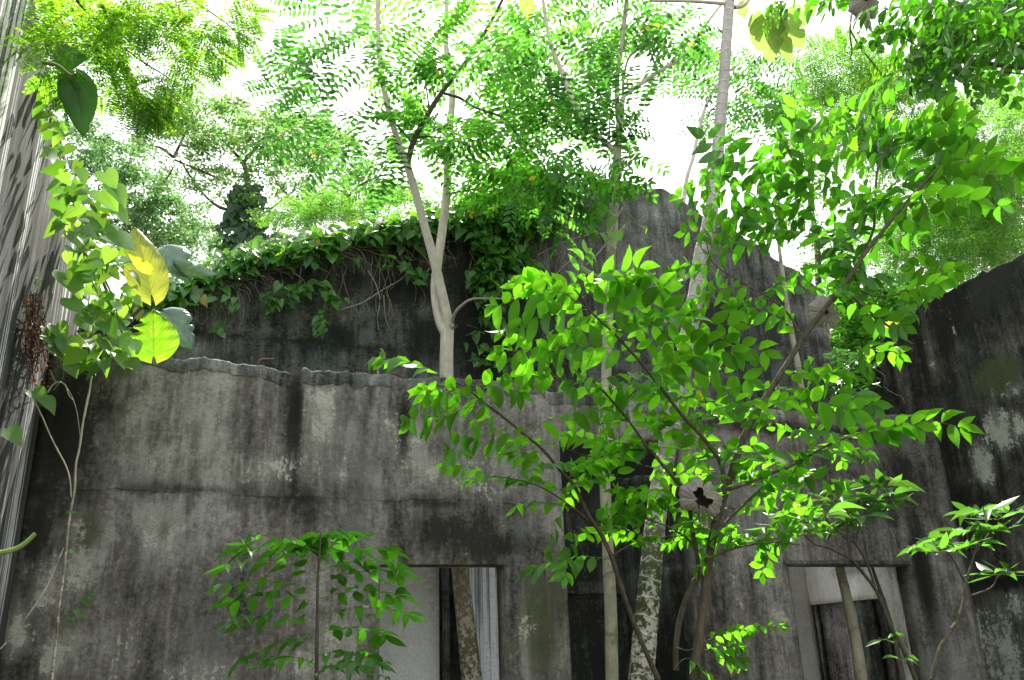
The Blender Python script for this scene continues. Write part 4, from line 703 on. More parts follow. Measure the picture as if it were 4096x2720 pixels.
T = Tubes(); tube_px(T, [(3405, 60), (3400, 140), (3408, 200), (3400, 238)], 4.2, (8, 6), 6, 3, .05); tube_px(T, [(3402, 120), (3440, 190), (3490, 250), (3530, 310)], 4.2, (7, 6), 6, 3, .05); T.build('stalk', M['darkbark'], d_)

# ---- sapling G in front of the left wall
sg = plant('sapling', 'upright young sapling with tiers of drooping leaflets left of the doorway', 'sapling', None)
T = Tubes(); P, R = tube_px(T, [(1266, 2720), (1269, 2504), (1271, 2328), (1278, 2211), (1284, 2128)], (4.0, 4.0), (15, 6), 8, 4, .02); T2 = Tubes(); T2.add([[P[0][0], P[0][1], 0], P[0]], [.02, R[0]], 8, 1); T2.build('stem', M['brownbark'], sg); T.build('stem', M['brownbark'], sg)
LV = Leaves(); T = Tubes()
for (ax, ay), (bx_, by_), dr in [((1280, 2190), (1160, 2170), .1), ((1275, 2210), (1000, 2170), .25), ((1273, 2260), (960, 2205), .3), ((1272, 2310), (910, 2265), .35), ((1270, 2365), (905, 2340), .4), ((1270, 2425), (935, 2405), .4), ((1268, 2500), (950, 2480), .4), ((1266, 2575), (960, 2640), .4), ((1265, 2660), (1070, 2640), .4),
        ((1282, 2150), (1420, 2140), .3), ((1280, 2230), (1560, 2205), .35), ((1278, 2285), (1570, 2250), .35), ((1276, 2340), (1600, 2290), .4), ((1276, 2395), (1590, 2385), .35), ((1274, 2470), (1640, 2460), .35), ((1272, 2535), (1540, 2540), .4), ((1271, 2620), (1500, 2640), .4), ((1270, 2700), (1440, 2660), .4), ((1284, 2135), (1330, 2190), .2), ((1284, 2135), (1240, 2180), .2)]:
    y0 = U(3.9, 4.0); fpx(LV, T, (ax, ay), (bx_, by_), 4.0, 4.0+U(-.3, .25), 5, 98, .42, droop=dr*.7, sag=.16, alt=True, jit=.16, upv=nrm(np.array([U(-.2, .2), .25, 1])), start=.15, rr=.0014, taper=(.7, 1, 1.05))
T.build('leafstalk_sprays', M['rachis'], sg); LV.build('foliage', M['broad2'], sg)
sg2 = plant('sapling', 'thin bright sprig at the left edge of the doorway', 'sapling', None)
LV = Leaves(); T = Tubes(); P, R = tube_px(T, [(1514, 2720), (1516, 2600), (1518, 2500), (1516, 2320)], (5.4, 5.4), (4, 2), 5, 3, .02)
for y_ in (2320, 2530, 2620, 2640, 2700, 2450): fpx(LV, T, (1516, y_), (1516+random.choice((-1, 1))*30, y_+8), 5.4, 5.35, 2, 34, .35, droop=.4)
put(T, LV, sg2, 'rachis', 'broad')

# ---- saplings H, I with whorled lance leaves
def whorl(LV, T, c_, Y, n_, lpx, tilt=.2):
    p = at(*c_, Y); m = mpp(p)
    for k in range(n_):
        a = k/n_*6.283+U(-.3, .3); d = np.array([math.cos(a), math.sin(a), U(-.1, .45)])
        ln = lpx*m*U(.7, 1.2); q = p+nrm(d)*ln*.25; T.add([p, (p+q)/2+Z*.004, q], [.0016, .0012, .001], 4, 1)
        LV.add('lance', q, d+Z*U(-.15, .15), Z+rng.normal(size=3)*.25, ln, ln*.3)
sh = plant('sapling', 'slim sapling with star-shaped tufts of long leaves in front of the right doorway', 'sapling', None)
T = Tubes(); YH = 4.3
for pts, w_ in (([(3663, 2720), (3616, 2604), (3563, 2504), (3505, 2363), (3411, 2240), (3400, 2190), (3390, 2129), (3387, 2060)], (20, 7)), ([(3411, 2240), (3317, 2193), (3258, 2176), (3200, 2120)], (9, 5)), ([(3505, 2363), (3469, 2258), (3423, 2176), (3376, 2146), (3311, 2082), (3290, 2040)], (11, 5)), ([(3423, 2176), (3440, 2080), (3450, 2000), (3500, 1950)], (7, 4)), ([(3387, 2064), (3440, 1990), (3480, 1940)], (6, 4)), ([(3311, 2082), (3240, 2080), (3130, 2085)], (6, 4)), ([(3616, 2604), (3560, 2560), (3540, 2540)], (5, 3))):
    tube_px(T, pts, YH, w_, 6, 4, .03)
P = at(3663, 2720, YH); T.add([[P[0]+.05, P[1], 0], P], [.013, .009], 8, 1); T.build('stem', M['brownbark'], sh)
LV = Leaves(); T = Tubes()
for c_ in [(3200, 2090), (3130, 2100), (3230, 2140), (3300, 2060), (3330, 2000), (3390, 2040), (3480, 1960), (3500, 2010), (3560, 2000), (3450, 2070), (3380, 1960), (3320, 2130), (3410, 2100), (3540, 1950), (3130, 2050)]: whorl(LV, T, c_, YH+U(-.2, .2), random.randint(7, 10), 105)
for c_ in [(3390, 2090), (3540, 2560), (3600, 2640)]: whorl(LV, T, c_, YH, 4, 70)
T.build('leafstalk_sprays', M['rachis'], sh); LV.build('foliage', M['lance'], sh)
si = plant('sapling', 'small sapling with arching glossy leaves in front of the white-patched wall at the right edge', 'sapling', None)
T = Tubes(); YI = 3.5
for pts, w_ in (([(3728, 2720), (3763, 2586), (3833, 2475), (3860, 2375), (3868, 2320), (3895, 2220), (3920, 2140)], (18, 6)), ([(3860, 2390), (3962, 2352), (3992, 2305), (4040, 2290)], (8, 4)), ([(3860, 2330), (3810, 2234), (3780, 2200)], (10, 5)), ([(3895, 2220), (3960, 2130), (4000, 2110)], (6, 4)), ([(3895, 2220), (3870, 2150), (3880, 2080)], (6, 4))):
    tube_px(T, pts, YI, w_, 6, 4, .03)
P = at(3728, 2720, YI); T.add([[P[0], P[1], 0], P], [.012, .007], 8, 1); T.build('stem', M['brownbark'], si)
LV = Leaves(); T = Tubes()
for c_ in [(3780, 2170), (3720, 2190), (3830, 2200), (3890, 2060), (3940, 2050), (3990, 2080), (4040, 2050), (3960, 2120), (4020, 2120), (3870, 2130), (4040, 2290), (3990, 2300), (3760, 2210), (3900, 2180)]: whorl(LV, T, c_, YI+U(-.15, .15), random.randint(5, 8), 112)
T.build('leafstalk_sprays', M['rachis'], si); LV.build('foliage', M['lance'], si)

# ---- dark small-leaved climber where the right wall meets the gable
cl = plant('climber', 'dark glossy small-leaved climber in the corner where the gable meets the right wall', 'climber', None)
LV = Leaves(); T = Tubes()
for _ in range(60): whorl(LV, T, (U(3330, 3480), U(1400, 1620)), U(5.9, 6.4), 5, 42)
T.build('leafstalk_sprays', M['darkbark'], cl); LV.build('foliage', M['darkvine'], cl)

# ---- fern-leaved (bipinnate) tree, upper left
mi = plant('tree', 'feathery fern-leaved tree boughs filling the upper left corner', 'tree', None)
T = Tubes()
for pts, w_ in (([(240, -60), (310, 5), (350, 50), (385, 85), (392, 130), (400, 150)], (14, 9)), ([(385, 85), (440, 68), (500, 58)], (7, 4)), ([(140, 76), (240, 90), (380, 112)], (6, 5)), ([(392, 115), (470, 170), (560, 240), (640, 290), (700, 330)], (8, 5)), ([(700, -40), (800, 20), (900, 90), (960, 140)], (8, 4)), ([(470, 330), (510, 390), (560, 450)], (6, 4)), ([(380, -40), (450, 60), (470, 110)], (6, 4))):
    tube_px(T, pts, (3.4, 3.5), w_, 6, 4, .04)
T.build('branch', M['brownbark'], mi)
RM0 = [(330, 70, 190, 90, 12, 3.0, 3.9), (560, 60, 200, 90, 14, 3.0, 3.9), (760, 70, 170, 90, 11, 3.1, 3.8), (640, 170, 170, 90, 11, 3.1, 3.8), (450, 200, 210, 90, 14, 3.0, 3.8), (290, 240, 90, 130, 6, 3.2, 4.0), (540, 300, 120, 90, 11, 3.0, 3.5), (470, 390, 130, 80, 7, 3.0, 3.5), (210, 130, 50, 60, 3, 3.2, 4)]
RM = [(a_, b_, c_, d_, max(2, int(n_*.42)), y0, y1) for a_, b_, c_, d_, n_, y0, y1 in RM0]
canopy(RM, mi, 'mimo', 12, 20, 270, .46, kind='small', bi=(8, 125), droop=.2, face=(.3, 1.4))
LV = Leaves(); T = Tubes()
for a_, b_ in [((900, 20), (1010, 60)), ((930, 110), (1010, 150)), ((860, 60), (960, 200)), ((780, 120), (900, 260)), ((540, 330), (600, 480)), ((590, 380), (640, 480)), ((640, 300), (690, 400)), ((830, 20), (980, -20)), ((480, 330), (560, 460)), ((700, 230), (760, 330))]:
    p0 = at(*a_, 3.3); p1 = at(*b_, 3.3+U(-.1, .1)); m = mpp(p0); bipinnate(LV, T, p0, p1, 6, 125*m, 15, 17*m, 7.5*m, 'small', droop=.45, upv=nrm(np.array([0, 1., .8])))
T.build('leafstalk_sprays', M['rachis'], mi); LV.build('crown', M['mimo'], mi)
# big dark leaves in front of it, and the big marbled leaves on the wall corner
pl = plant('climbing_plant', 'climbing plant with big marbled yellow and grey-green leaves on the left wall corner', 'plant', None)
for b_, t_, y0, y1, w_, mt, ro_, cu in [
    ((300, 290), (335, 530), 3.3, 3.25, 150, 'p_drk', .15, .12), ((215, 235), (330, 215), 3.1, 3.05, 120, 'p_drk', .5, .3), ((250, 320), (300, 440), 3.3, 3.3, 110, 'p_drk', -.5, .3),
    ((606, 1178), (540, 895), 5.1, 5.2, 175, 'p_yel', -.25, .10), ((600, 1090), (505, 1020), 5.05, 5.0, 60, 'p_yel', .6, .3),
    ((615, 1425), (612, 1232), 5.3, 5.3, 205, 'p_grn', .1, .08), ((660, 985), (765, 1105), 5.95, 5.9, 150, 'p_gry', .5, .25), ((690, 1060), (825, 1120), 5.9, 5.8, 80, 'p_gry', -.7, .5), ((655, 1245), (770, 1375), 5.95, 5.9, 160, 'p_gry', .3, .25)]:
    bigleaf('leaf', M[mt], pl, b_, t_, y0, y1, w_, roll=ro_, curl=cu, cuts=((.42, 1, .035, .55), (.6, 1, .03, .5)) if mt in ('p_grn', 'p_gry') else ((.7, 1, .03, .2),), nseg=30)
T = Tubes(); tube_px(T, [(505, 1290), (560, 1235), (606, 1180)], (5.9, 5.65), (16, 12), 8, 4); tube_px(T, [(495, 1145), (530, 1120), (575, 1092)], (5.9, 5.7), (14, 10), 8, 4); tube_px(T, [(600, 1180), (640, 1060), (670, 990)], (5.7, 5.9), (9, 7), 6, 4); tube_px(T, [(560, 1420), (620, 1430), (640, 1400)], (5.9, 5.85), (9, 7), 6, 4); tube_px(T, [(170, 250), (230, 262), (280, 300), (300, 300)], (2.75, 2.7), (16, 10), 6, 4); tube_px(T, [(440, 1500), (460, 1420), (470, 1330), (440, 1200), (400, 1100), (340, 950), (300, 800)], (5.9, 5.5), (18, 8), 8, 4, .04)
T.build('stalk', M['rachis'], pl)
# ---- heart-leaved vine tumbling along the left wall
vi = plant('vine', 'bright heart-leaved vine tumbling down the left wall to the wall corner', 'vine', None)
def clampY(px, py, Y, gap=.06):
    p = atx(px, py, LX)
    d = ray(px, py)
    if d[0] < 0 and p[1] > 0 and p[2] < LT+.05: return min(Y, p[1]-gap)
    return Y
LV = Leaves(); LD = Leaves(); T = Tubes()
spine = [(195, 400, 40), (215, 480, 45), (235, 580, 55), (265, 680, 70), (310, 780, 90), (350, 870, 120), (390, 960, 130), (420, 1060, 130), (440, 1150, 130), (440, 1240, 120), (440, 1320, 120), (420, 1400, 110)]
for i_, (x_, y_, s_) in enumerate(spine):
    for _ in range(10 if i_ < 4 else 23):
        px, py = x_+U(-1, .85)*s_*random.choice((.6, 1, 1.15)), y_+U(-60, 60); Y = clampY(px, py, U(4.7, 5.7) if i_ > 4 else U(3.8, 4.8)); p = at(px, py, Y); m = mpp(p)
        d = nrm(RT*U(-.9, 1)-Z*U(.1, 1)+np.array([0, -1, 0])*U(-.4, .8)); w_ = random.choice((U(34, 60), U(45, 80), U(60, 105))); (LV if U(0, 1) < .5 else LD).add('heart', p, d, nrm(np.array([U(-.7, .9), -1, U(-.3, 1.2)])), w_*m, w_*U(.7, .9)*m)
for x_, y_, w_ in [(440, 800, 120), (400, 880, 130), (480, 860, 110), (430, 950, 130), (500, 970, 120), (350, 1080, 110), (320, 1230, 120), (250, 1330, 90), (230, 1380, 110), (300, 1400, 120), (245, 1420, 90), (300, 1480, 70), (200, 1330, 60), (160, 1590, 90), (200, 1620, 80), (470, 1340, 80), (520, 1400, 70), (440, 1380, 80), (500, 1440, 70), (370, 1290, 60), (410, 1300, 60), (60, 1745, 100), (350, 1300, 80), (450, 720, 100), (480, 780, 110), (300, 1130, 130), (330, 960, 110)]:
    Y = clampY(x_-30, y_, 5.0, .12); p = at(x_-w_*.3, y_-w_*.3, Y); m = mpp(p); d = nrm(RT*U(.3, .9)-Z*U(.5, .9)); LV.add('heart', p, d, nrm(np.array([U(-.2, .5), -1, U(.3, .9)])), w_*m, w_*.85*m)
for pts, w_ in (([(225, 440), (240, 560), (262, 700), (240, 820), (250, 900)], (5, 3)), ([(300, 760), (330, 900), (340, 1050), (400, 1200), (450, 1400)], (9, 5)), ([(330, 1000), (420, 1120), (470, 1250), (500, 1380)], (12, 6)), ([(370, 1320), (300, 1340), (330, 1310), (420, 1290)], (7, 4)), ([(240, 1440), (255, 1500), (215, 1560)], (4, 3)), ([(200, 1490), (225, 1540)], (4, 3)), ([(400, 1340), (440, 1420), (470, 1440)], (6, 3))):
    tube_px(T, pts, [clampY(*q, 5.4) for q in pts], w_, 6, 4, .04)
T.build('stem', M['twig'], vi); LV.build('foliage', M['vine'], vi); LD.build('foliage', M['ivy'], vi)
# hanging bare vines
hv = plant('hanging_vine', 'pale bare jointed vine hanging down the front wall near its left end', 'vine', None)
T = Tubes(); tube_px(T, [(384, 1370), (372, 1450), (362, 1540), (345, 1620), (330, 1700), (318, 1790), (303, 1860), (298, 1960), (285, 2030), (272, 2120), (262, 2230), (250, 2330), (236, 2430), (228, 2540), (215, 2640), (205, 2740)], (5.55, 5.3), (9, 11), 7, 4, .12)
tube_px(T, [(135, 1600), (165, 1660), (200, 1740), (230, 1800), (262, 1860), (280, 1920), (285, 1990)], 5.25, (7, 6), 6, 4, .08); tube_px(T, [(255, 2190), (225, 2260), (195, 2330), (140, 2420), (60, 2530), (-20, 2620)], 5.1, (7, 8), 6, 4, .08)
tube_px(T, [(190, 1570), (210, 1540), (235, 1528), (260, 1540), (275, 1580), (292, 1600)], 5.35, (8, 4), 6, 4); tube_px(T, [(200, 1480), (215, 1510), (225, 1530)], 5.35, (5, 4), 6, 3); tube_px(T, [(262, 1545), (285, 1580), (300, 1620), (310, 1660), (320, 1740)], 5.4, (4, 2), 5, 4)
T.build('stem', M['palebark'], hv); LV = Leaves()
for x_, y_, w_, rx in ((282, 2045, 42, 1), (280, 2200, 42, .4), (345, 1480, 45, 1)):
    p = at(x_, y_, 5.2); m = mpp(p); LV.add('heart', p, nrm(RT*rx-Z*.25), nrm(np.array([0, -.6, 1])), w_*m, w_*.7*m)
LV.build('foliage', M['ivy'], hv)
wv = plant('vine', 'tiny green vine tip creeping on the front wall, lower left', 'vine', None)
T = Tubes(); LV = Leaves(); tube_px(T, [(240, 2535), (275, 2480), (300, 2455), (325, 2405), (345, 2385), (375, 2366), (398, 2365), (418, 2390)], 5.7, (4, 2), 5, 4)
for x_, y_, w_ in ((335, 2395, 45), (305, 2440, 38), (315, 2460, 30), (270, 2470, 26), (348, 2390, 26), (372, 2372, 16), (283, 2490, 20)):
    p = at(x_, y_, 5.68); m = mpp(p); LV.add('heart', p, nrm(RT*U(-.2, .9)-Z*U(.2, .8)), nrm(np.array([U(-.4, .4), -1, .5])), w_*m, w_*.6*m)
put(T, LV, wv, 'rachis', 'vine')
ls = plant('leaf_stalk', 'blurred yellow-green stalk poking in at the lower left edge', 'stalk', None)
T = Tubes(); tube_px(T, [(-40, 2215), (20, 2208), (75, 2190), (115, 2160), (142, 2132)], 1.3, (24, 16), 8, 4); T.build('stalk', M['rachis'], ls)
# dead fern clump on the left wall
df = plant('dead_fern', 'shrivelled brown fern clump hanging on the left wall', 'fern', None)
LV = Leaves(); T = Tubes()
for _ in range(46):
    y_ = U(1165, 1330); x_ = 128+U(-30, 40)+(y_-1165)*.12; pts = [(x_, y_)]
    for k in range(5): pts.append((pts[-1][0]+U(-8, 12), pts[-1][1]+U(20, 62)))
    pts = [q for q in pts if q[1] < 1570]; P = [atx(a_, b_, LX+.03+U(0, .05)) for a_, b_ in pts]
    if len(P) > 1:
        T.add(P, [.0018]*len(P), 4, 3)
        Q = sample(P, 14); LV.add('fleck', Q, rng.normal(size=(14, 3))*.7-Z*.5, rng.normal(size=(14, 3)), rng.uniform(.012, .035, 14), rng.uniform(.006, .014, 14))
put(T, LV, df, 'brownbark', 'deadfern', 'dead_fronds')
ff = plant('fern', 'small green fern tuft on the left wall above the dead clump', 'fern', None); LV = Leaves(); T = Tubes()
for _ in range(7):
    p = atx(138, 1135, LX+.02); q = atx(138+U(5, 32), 1135+U(-30, 22), LX+.08); frond(LV, T, p, q, 8, .016, .006, 'fleck', rr=.0008)
put(T, LV, ff, 'rachis', 'ivy')

# ---- ivy on the gable wall
iv = plant('ivy', 'thick green ivy with a mat of bare stems draped over the gable wall top', 'ivy', None)
LV = Leaves(); T = Tubes(); tx_, ty_ = zip(*TOPB)
def ivy(px, py, Y, w_):
    p = at(px, py, Y); m = mpp(p); LV.add('heart', p, nrm(RT*U(-.8, .8)-Z*U(.1, 1)+np.array([0, -1., 0])*U(0, .6)), nrm(np.array([U(-.4, .4), U(-1, -.1), U(.3, 1.2)])), w_*m, w_*.78*m)
for _ in range(2000):
    px = U(560, 2080) if U(0, 1) < .85 else U(2000, 2330); top_ = np.interp(px, tx_, ty_); k = random.gauss(0, 1); py = top_-22+abs(k)*48+U(-22, 14)
    if py > top_+50 and U(0, 1) < .55: continue
    ivy(px, py, BY-.06-U(0, .22) if py > top_ else BY+U(-.25, .3), U(34, 62))
for cx, cy, rx, ry, n_ in ((2000, 960, 110, 110, 190), (1970, 1120, 95, 110, 150), (2080, 1050, 70, 120, 90), (2160, 880, 120, 70, 110), (1950, 1290, 80, 70, 26), (1920, 1400, 90, 50, 14), (1980, 1430, 70, 50, 10), (1140, 1180, 60, 50, 22), (1330, 1190, 50, 25, 16), (1285, 1285, 18, 50, 16), (1080, 1200, 40, 40, 12), (1240, 1150, 60, 30, 16), (760, 1200, 50, 25, 14), (880, 1320, 30, 30, 8), (1230, 1160, 30, 20, 8), (2080, 1330, 50, 80, 14), (900, 1200, 60, 30, 10), (570, 1230, 70, 60, 26), (660, 1190, 60, 40, 20), (480, 1330, 50, 60, 16), (1680, 1100, 60, 30, 12), (1600, 1050, 60, 30, 12)):
    for _ in range(n_):
        a = U(0, 6.28); r = math.sqrt(U(0, 1)); ivy(cx+rx*r*math.cos(a), cy+ry*r*math.sin(a), BY-U(.08, .3), U(28, 52))
for _ in range(220):           # tangle of bare stems
    px = U(620, 2050); top_ = np.interp(px, tx_, ty_); y_ = top_+U(-12, 85); pts = [(px, y_)]; a = U(-.9, .5)
    for k in range(5): a += U(-.5, .6); pts.append((pts[-1][0]+math.cos(a)*U(25, 50), pts[-1][1]+math.sin(a)*U(18, 40)))
    tube_px(T, pts, [BY-.03-U(0, .14) for _ in pts], (U(3, 6), U(1.5, 3)), 4, 3)
for _ in range(60):            # hanging tendrils
    px = random.choice((U(1350, 1750), U(1700, 2300), U(2100, 2280), U(700, 1100))); top_ = np.interp(px, tx_, ty_)+60; pts = [(px, top_)]
    for k in range(random.randint(3, 7)): pts.append((pts[-1][0]+U(-22, 26), pts[-1][1]+U(25, 60)))
    tube_px(T, pts, [BY-.02-U(0, .06) for _ in pts], (3.5, 1.5), 4, 3)
for pts, w_ in (([(1360, 1240), (1450, 1210), (1530, 1160), (1600, 1120), (1640, 1080)], (6, 4)), ([(1470, 1080), (1500, 1130), (1520, 1200), (1510, 1270), (1515, 1320)], (6, 3)), ([(1535, 1180), (1540, 1260), (1555, 1310)], (4, 2)), ([(1610, 950), (1680, 1010), (1720, 1060), (1700, 1100)], (8, 4)), ([(2460, 1010), (2420, 990), (2500, 900), (2466, 960), (2440, 1030)], (4, 3)), ([(2080, 1190), (2180, 1140), (2260, 1060), (2330, 1010)], (6, 4)), ([(2150, 1020), (2250, 970), (2350, 940), (2440, 930)], (6, 3))):
    tube_px(T, pts, BY-.06, w_, 5, 4, .04)
T.build('bare_stems', M['twig'], iv)['kind'] = 'stuff'; LV.build('foliage', M['ivy'], iv)
dv = plant('vine', 'dry twig with a few yellowing leaves strung beside the slender trunk at gable height', 'vine', None)
T = Tubes(); LV = Leaves(); tube_px(T, [(2345, 1060), (2400, 1005), (2450, 930), (2465, 880), (2490, 830)], 4.9, (6, 7), 6, 4, .06); tube_px(T, [(2477, 780), (2500, 830), (2545, 890), (2575, 915)], 4.9, (4, 3), 6, 4, .05)
for x_, y_, w_ in ((2470, 870, 70), (2490, 920, 75), (2430, 925, 40), (2340, 905, 50), (2380, 910, 40), (2400, 935, 45), (2570, 905, 34), (2520, 880, 30)):
    p = at(x_, y_, 4.85); m = mpp(p); LV.add('ovate', p, nrm(RT*U(-.5, .9)-Z*U(.2, .8)), nrm(np.array([U(-.4, .4), -1, .6])), w_*m, w_*.6*m)
put(T, LV, dv, 'twig', 'vine')
# sprout on the wall top, aerial root on the right wall
sp_ = plant('sprout', 'single tiny bright green sprout growing on top of the front wall', 'plant', None)
T = Tubes(); LV = Leaves(); tube_px(T, [(1512, 1500), (1511, 1465), (1513, 1440), (1522, 1410)], FY+.09, (8, 4), 6, 3, .08)
for x_, y_, w_, dx in ((1516, 1408, 30, .6), (1528, 1402, 50, .1), (1518, 1395, 26, 1.)):
    p = at(x_, y_, FY+.07); m = mpp(p); LV.add('ovate', p, nrm(RT*dx-Z*.8), nrm(np.array([.2, -1, .4])), w_*m, w_*.5*m)
put(T, LV, sp_, 'twig', 'vine')
ar = plant('aerial_root', 'thin pale root dangling on the dark right wall', 'root', None)
T = Tubes(); P = [atx(x_, y_, RX-.04) for x_, y_ in [(3470, 1440), (3500, 1475), (3535, 1500), (3540, 1520), (3536, 1545), (3560, 1565), (3590, 1580), (3610, 1590), (3620, 1615)]]; T.add(P, [.004, .004, .0035, .003, .003, .003, .0025, .002, .002], 6, 4, wob=.06); T.build('root', M['twig'], ar)

# ---- right upper canopy (oval leaf colour darkened to stand in for shade) and pale sprays
tr = plant('tree', 'dark oval-leaved bough reaching in from the upper right corner', 'tree', None)
T = Tubes(); tube_px(T, [(4140, 262), (4090, 268), (4010, 262), (3940, 250), (3850, 236), (3800, 234)], (3.9, 4.0), (24, 10), 8, 4, .04); tube_px(T, [(4140, 300), (4050, 292), (3990, 285)], 4., (8, 4), 6, 3); tube_px(T, [(4096, 230), (4085, 120), (4040, 0)], 4., (12, 8), 6, 3); tube_px(T, [(3800, 234), (3700, 200), (3600, 140), (3560, 100)], 4., (9, 4), 6, 3); T.build('branch', M['darkbark'], tr)
RR = [(3950, 80, 200, 110, 62, 3.6, 4.6), (3760, 130, 160, 120, 36, 3.6, 4.6), (3880, 260, 210, 90, 40, 3.6, 4.6), (3620, 80, 120, 90, 14, 3.7, 4.6), (4060, 190, 90, 110, 20, 3.6, 4.4), (3760, 340, 110, 60, 12, 3.6, 4.2), (3320, 30, 120, 45, 9, 3.8, 4.4)]
RR = [(a_, b_, c_, d_, int(n_*.72), y0, y1) for a_, b_, c_, d_, n_, y0, y1 in RR]
canopy(RR, tr, 'shade', 5, 58, 200, .54, kind='oval', droop=.4, jit=.3)
tp = plant('tree', 'yellow-green feathery spray hanging at the middle of the upper right foliage', 'tree', None)
LV = Leaves(); T = Tubes()
for a_, b_ in (((3680, 240), (3470, 400)), ((3560, 320), (3440, 340)), ((3600, 300), (3560, 430)), ((3620, 300), (3640, 410)), ((3540, 330), (3450, 380)), ((3650, 260), (3480, 290)), ((3080, 60), (3060, 130)), ((3120, 0), (3100, 90)), ((3800, 380), (3770, 480))):
    for k in range(2): fpx(LV, T, (a_[0]+U(-15, 15), a_[1]+U(-10, 10)), b_, 4.2, 4.1, 9, 36, .5, kind='oval', droop=.25, ang=72, upv=nrm(np.array([0, .8, .8])), term=True)
tube_px(T, [(3900, 140), (3760, 200), (3680, 240), (3560, 320)], 4.3, (8, 4), 6, 3, .03)
put(T, LV, tp, 'rachis', 'mimo')

# ---- background trees beyond the walls
def fartree(label, trunk, limbs, blobs, Y, leaf='far', lpx=17, name='tree', bark='darkbark', gap=.0, wr=.5, group=None):
    root = plant(name, label, 'tree', None, group); T = Tubes()
    if trunk:
        P = [at(x, y, Y) for x, y, _ in trunk]; R = [.5*q*mpp(p) for (_, _, q), p in zip(trunk, P)]
        P = [np.array([P[0][0], P[0][1], -.2])]+P; T.add(P, [R[0]*1.3]+R, 10, 4, wob=.03); T.build('trunk', M[bark], root); T = Tubes()
    for l_ in limbs: tube_px(T, [q[:2] for q in l_], [Y+U(-.6, .6) for _ in l_], (l_[0][2], l_[-1][2]), 6, 3, .06)
    T.build('limb', M[bark], root)
    LV = Leaves()
    for cx, cy, rx, ry, n, dy in blobs:
        nc = max(3, int(n/55)); 
        for _ in range(nc):
            a = U(0, 6.283); r = math.sqrt(U(0, 1)); x = cx+rx*r*math.cos(a); y = cy+ry*r*math.sin(a); C = at(x, y, Y+U(-dy, dy)); m = mpp(C); k = int(U(30, 80))
            s = np.array([48, 40, 17])*m*U(.6, 1.25)
            O = C+rng.normal(size=(k, 3))*s*.62; O[:, 2] -= (np.hypot(*(O[:, :2]-C[:2]).T)/s[0])**2*s[2]*.25
            D = rng.normal(size=(k, 3)); D[:, 2] = D[:, 2]*.4-.35; N = rng.normal(size=(k, 3))*.45+Z
            LV.add('fleck', O, D, N, lpx*m*rng.uniform(.7, 1.4, k), lpx*m*wr*rng.uniform(.7, 1.3, k))
    LV.build('crown', M[leaf], root); return root
G_ = 'trees beyond the ruined walls'
fartree('wide domed tree with dark forking limbs, between the left vine and pale twin trunks', [(990, 1100, 44), (990, 880, 38), (993, 763, 26), (985, 689, 20), (973, 649, 18)],
    [[(973, 650, 16), (941, 614, 10), (900, 570, 7), (860, 540, 5)], [(973, 650, 16), (1039, 574, 10), (1080, 500, 6)], [(990, 850, 16), (880, 830, 10), (800, 760, 7), (720, 640, 6)], [(990, 900, 14), (1090, 830, 9), (1180, 760, 6)], [(695, 630, 14), (640, 590, 9), (574, 580, 6)], [(695, 630, 14), (758, 500, 8), (800, 440, 5)], [(880, 720, 8), (820, 690, 6), (700, 640, 9)]],
    [(760, 420, 190, 50, 1500, 1.5), (900, 480, 330, 80, 3400, 1.8), (700, 560, 200, 80, 1500, 1.5), (1080, 560, 190, 90, 1900, 1.5), (880, 620, 250, 70, 1100, 1.5), (1000, 720, 260, 70, 1300, 1.5), (760, 760, 160, 70, 900, 1.5), (1130, 640, 140, 60, 700, 1.2), (850, 900, 240, 100, 900, 1.5), (1250, 520, 130, 60, 500, 1.2)], 17, 'far', 17, group=G_)
fartree('silvery bushy tree right beside the left vine, its leaves glinting white', [(520, 1200, 30), (530, 1000, 24), (560, 800, 18)], [[(540, 950, 12), (460, 800, 8), (400, 640, 5)], [(550, 900, 12), (640, 760, 8), (700, 660, 5)]],
    [(360, 560, 100, 80, 1100, 1), (450, 640, 150, 100, 2600, 1), (560, 760, 160, 110, 2600, 1), (660, 860, 130, 110, 2000, 1), (470, 860, 150, 110, 1700, 1), (300, 480, 60, 40, 300, 1), (780, 960, 100, 90, 1100, 1), (600, 980, 160, 90, 1500, 1)], 12, 'far2', 18, group=G_)
fartree('leafy tree with crooked limbs just left of the pale twin trunks', [(1420, 1100, 26), (1400, 900, 20), (1390, 790, 16)], [[(1390, 780, 16), (1370, 730, 12), (1400, 700, 8), (1500, 680, 5)], [(1390, 790, 12), (1440, 740, 10), (1530, 700, 6)], [(1290, 740, 10), (1260, 650, 7), (1200, 590, 5)], [(1200, 820, 12), (1130, 760, 9), (1080, 680, 6)], [(1390, 800, 10), (1300, 790, 8), (1200, 780, 5)]],
    [(1240, 560, 170, 90, 1500, 1.2), (1400, 640, 180, 90, 1500, 1.2), (1250, 720, 180, 80, 900, 1.2), (1500, 760, 160, 80, 1100, 1.2), (1150, 840, 150, 70, 800, 1.2), (1350, 850, 170, 60, 900, 1.2)], 14.5, 'far', 17, group=G_)
ft = fartree('dense back tree filling the space behind the canopy centre, right of the pale twin trunks', [(2150, 1000, 30), (2150, 700, 24)], [], [(1900, 860, 260, 60, 1200, 1), (2100, 740, 200, 70, 900, 1), (1750, 760, 150, 80, 500, 1)], 13, 'far', 16, group=G_)
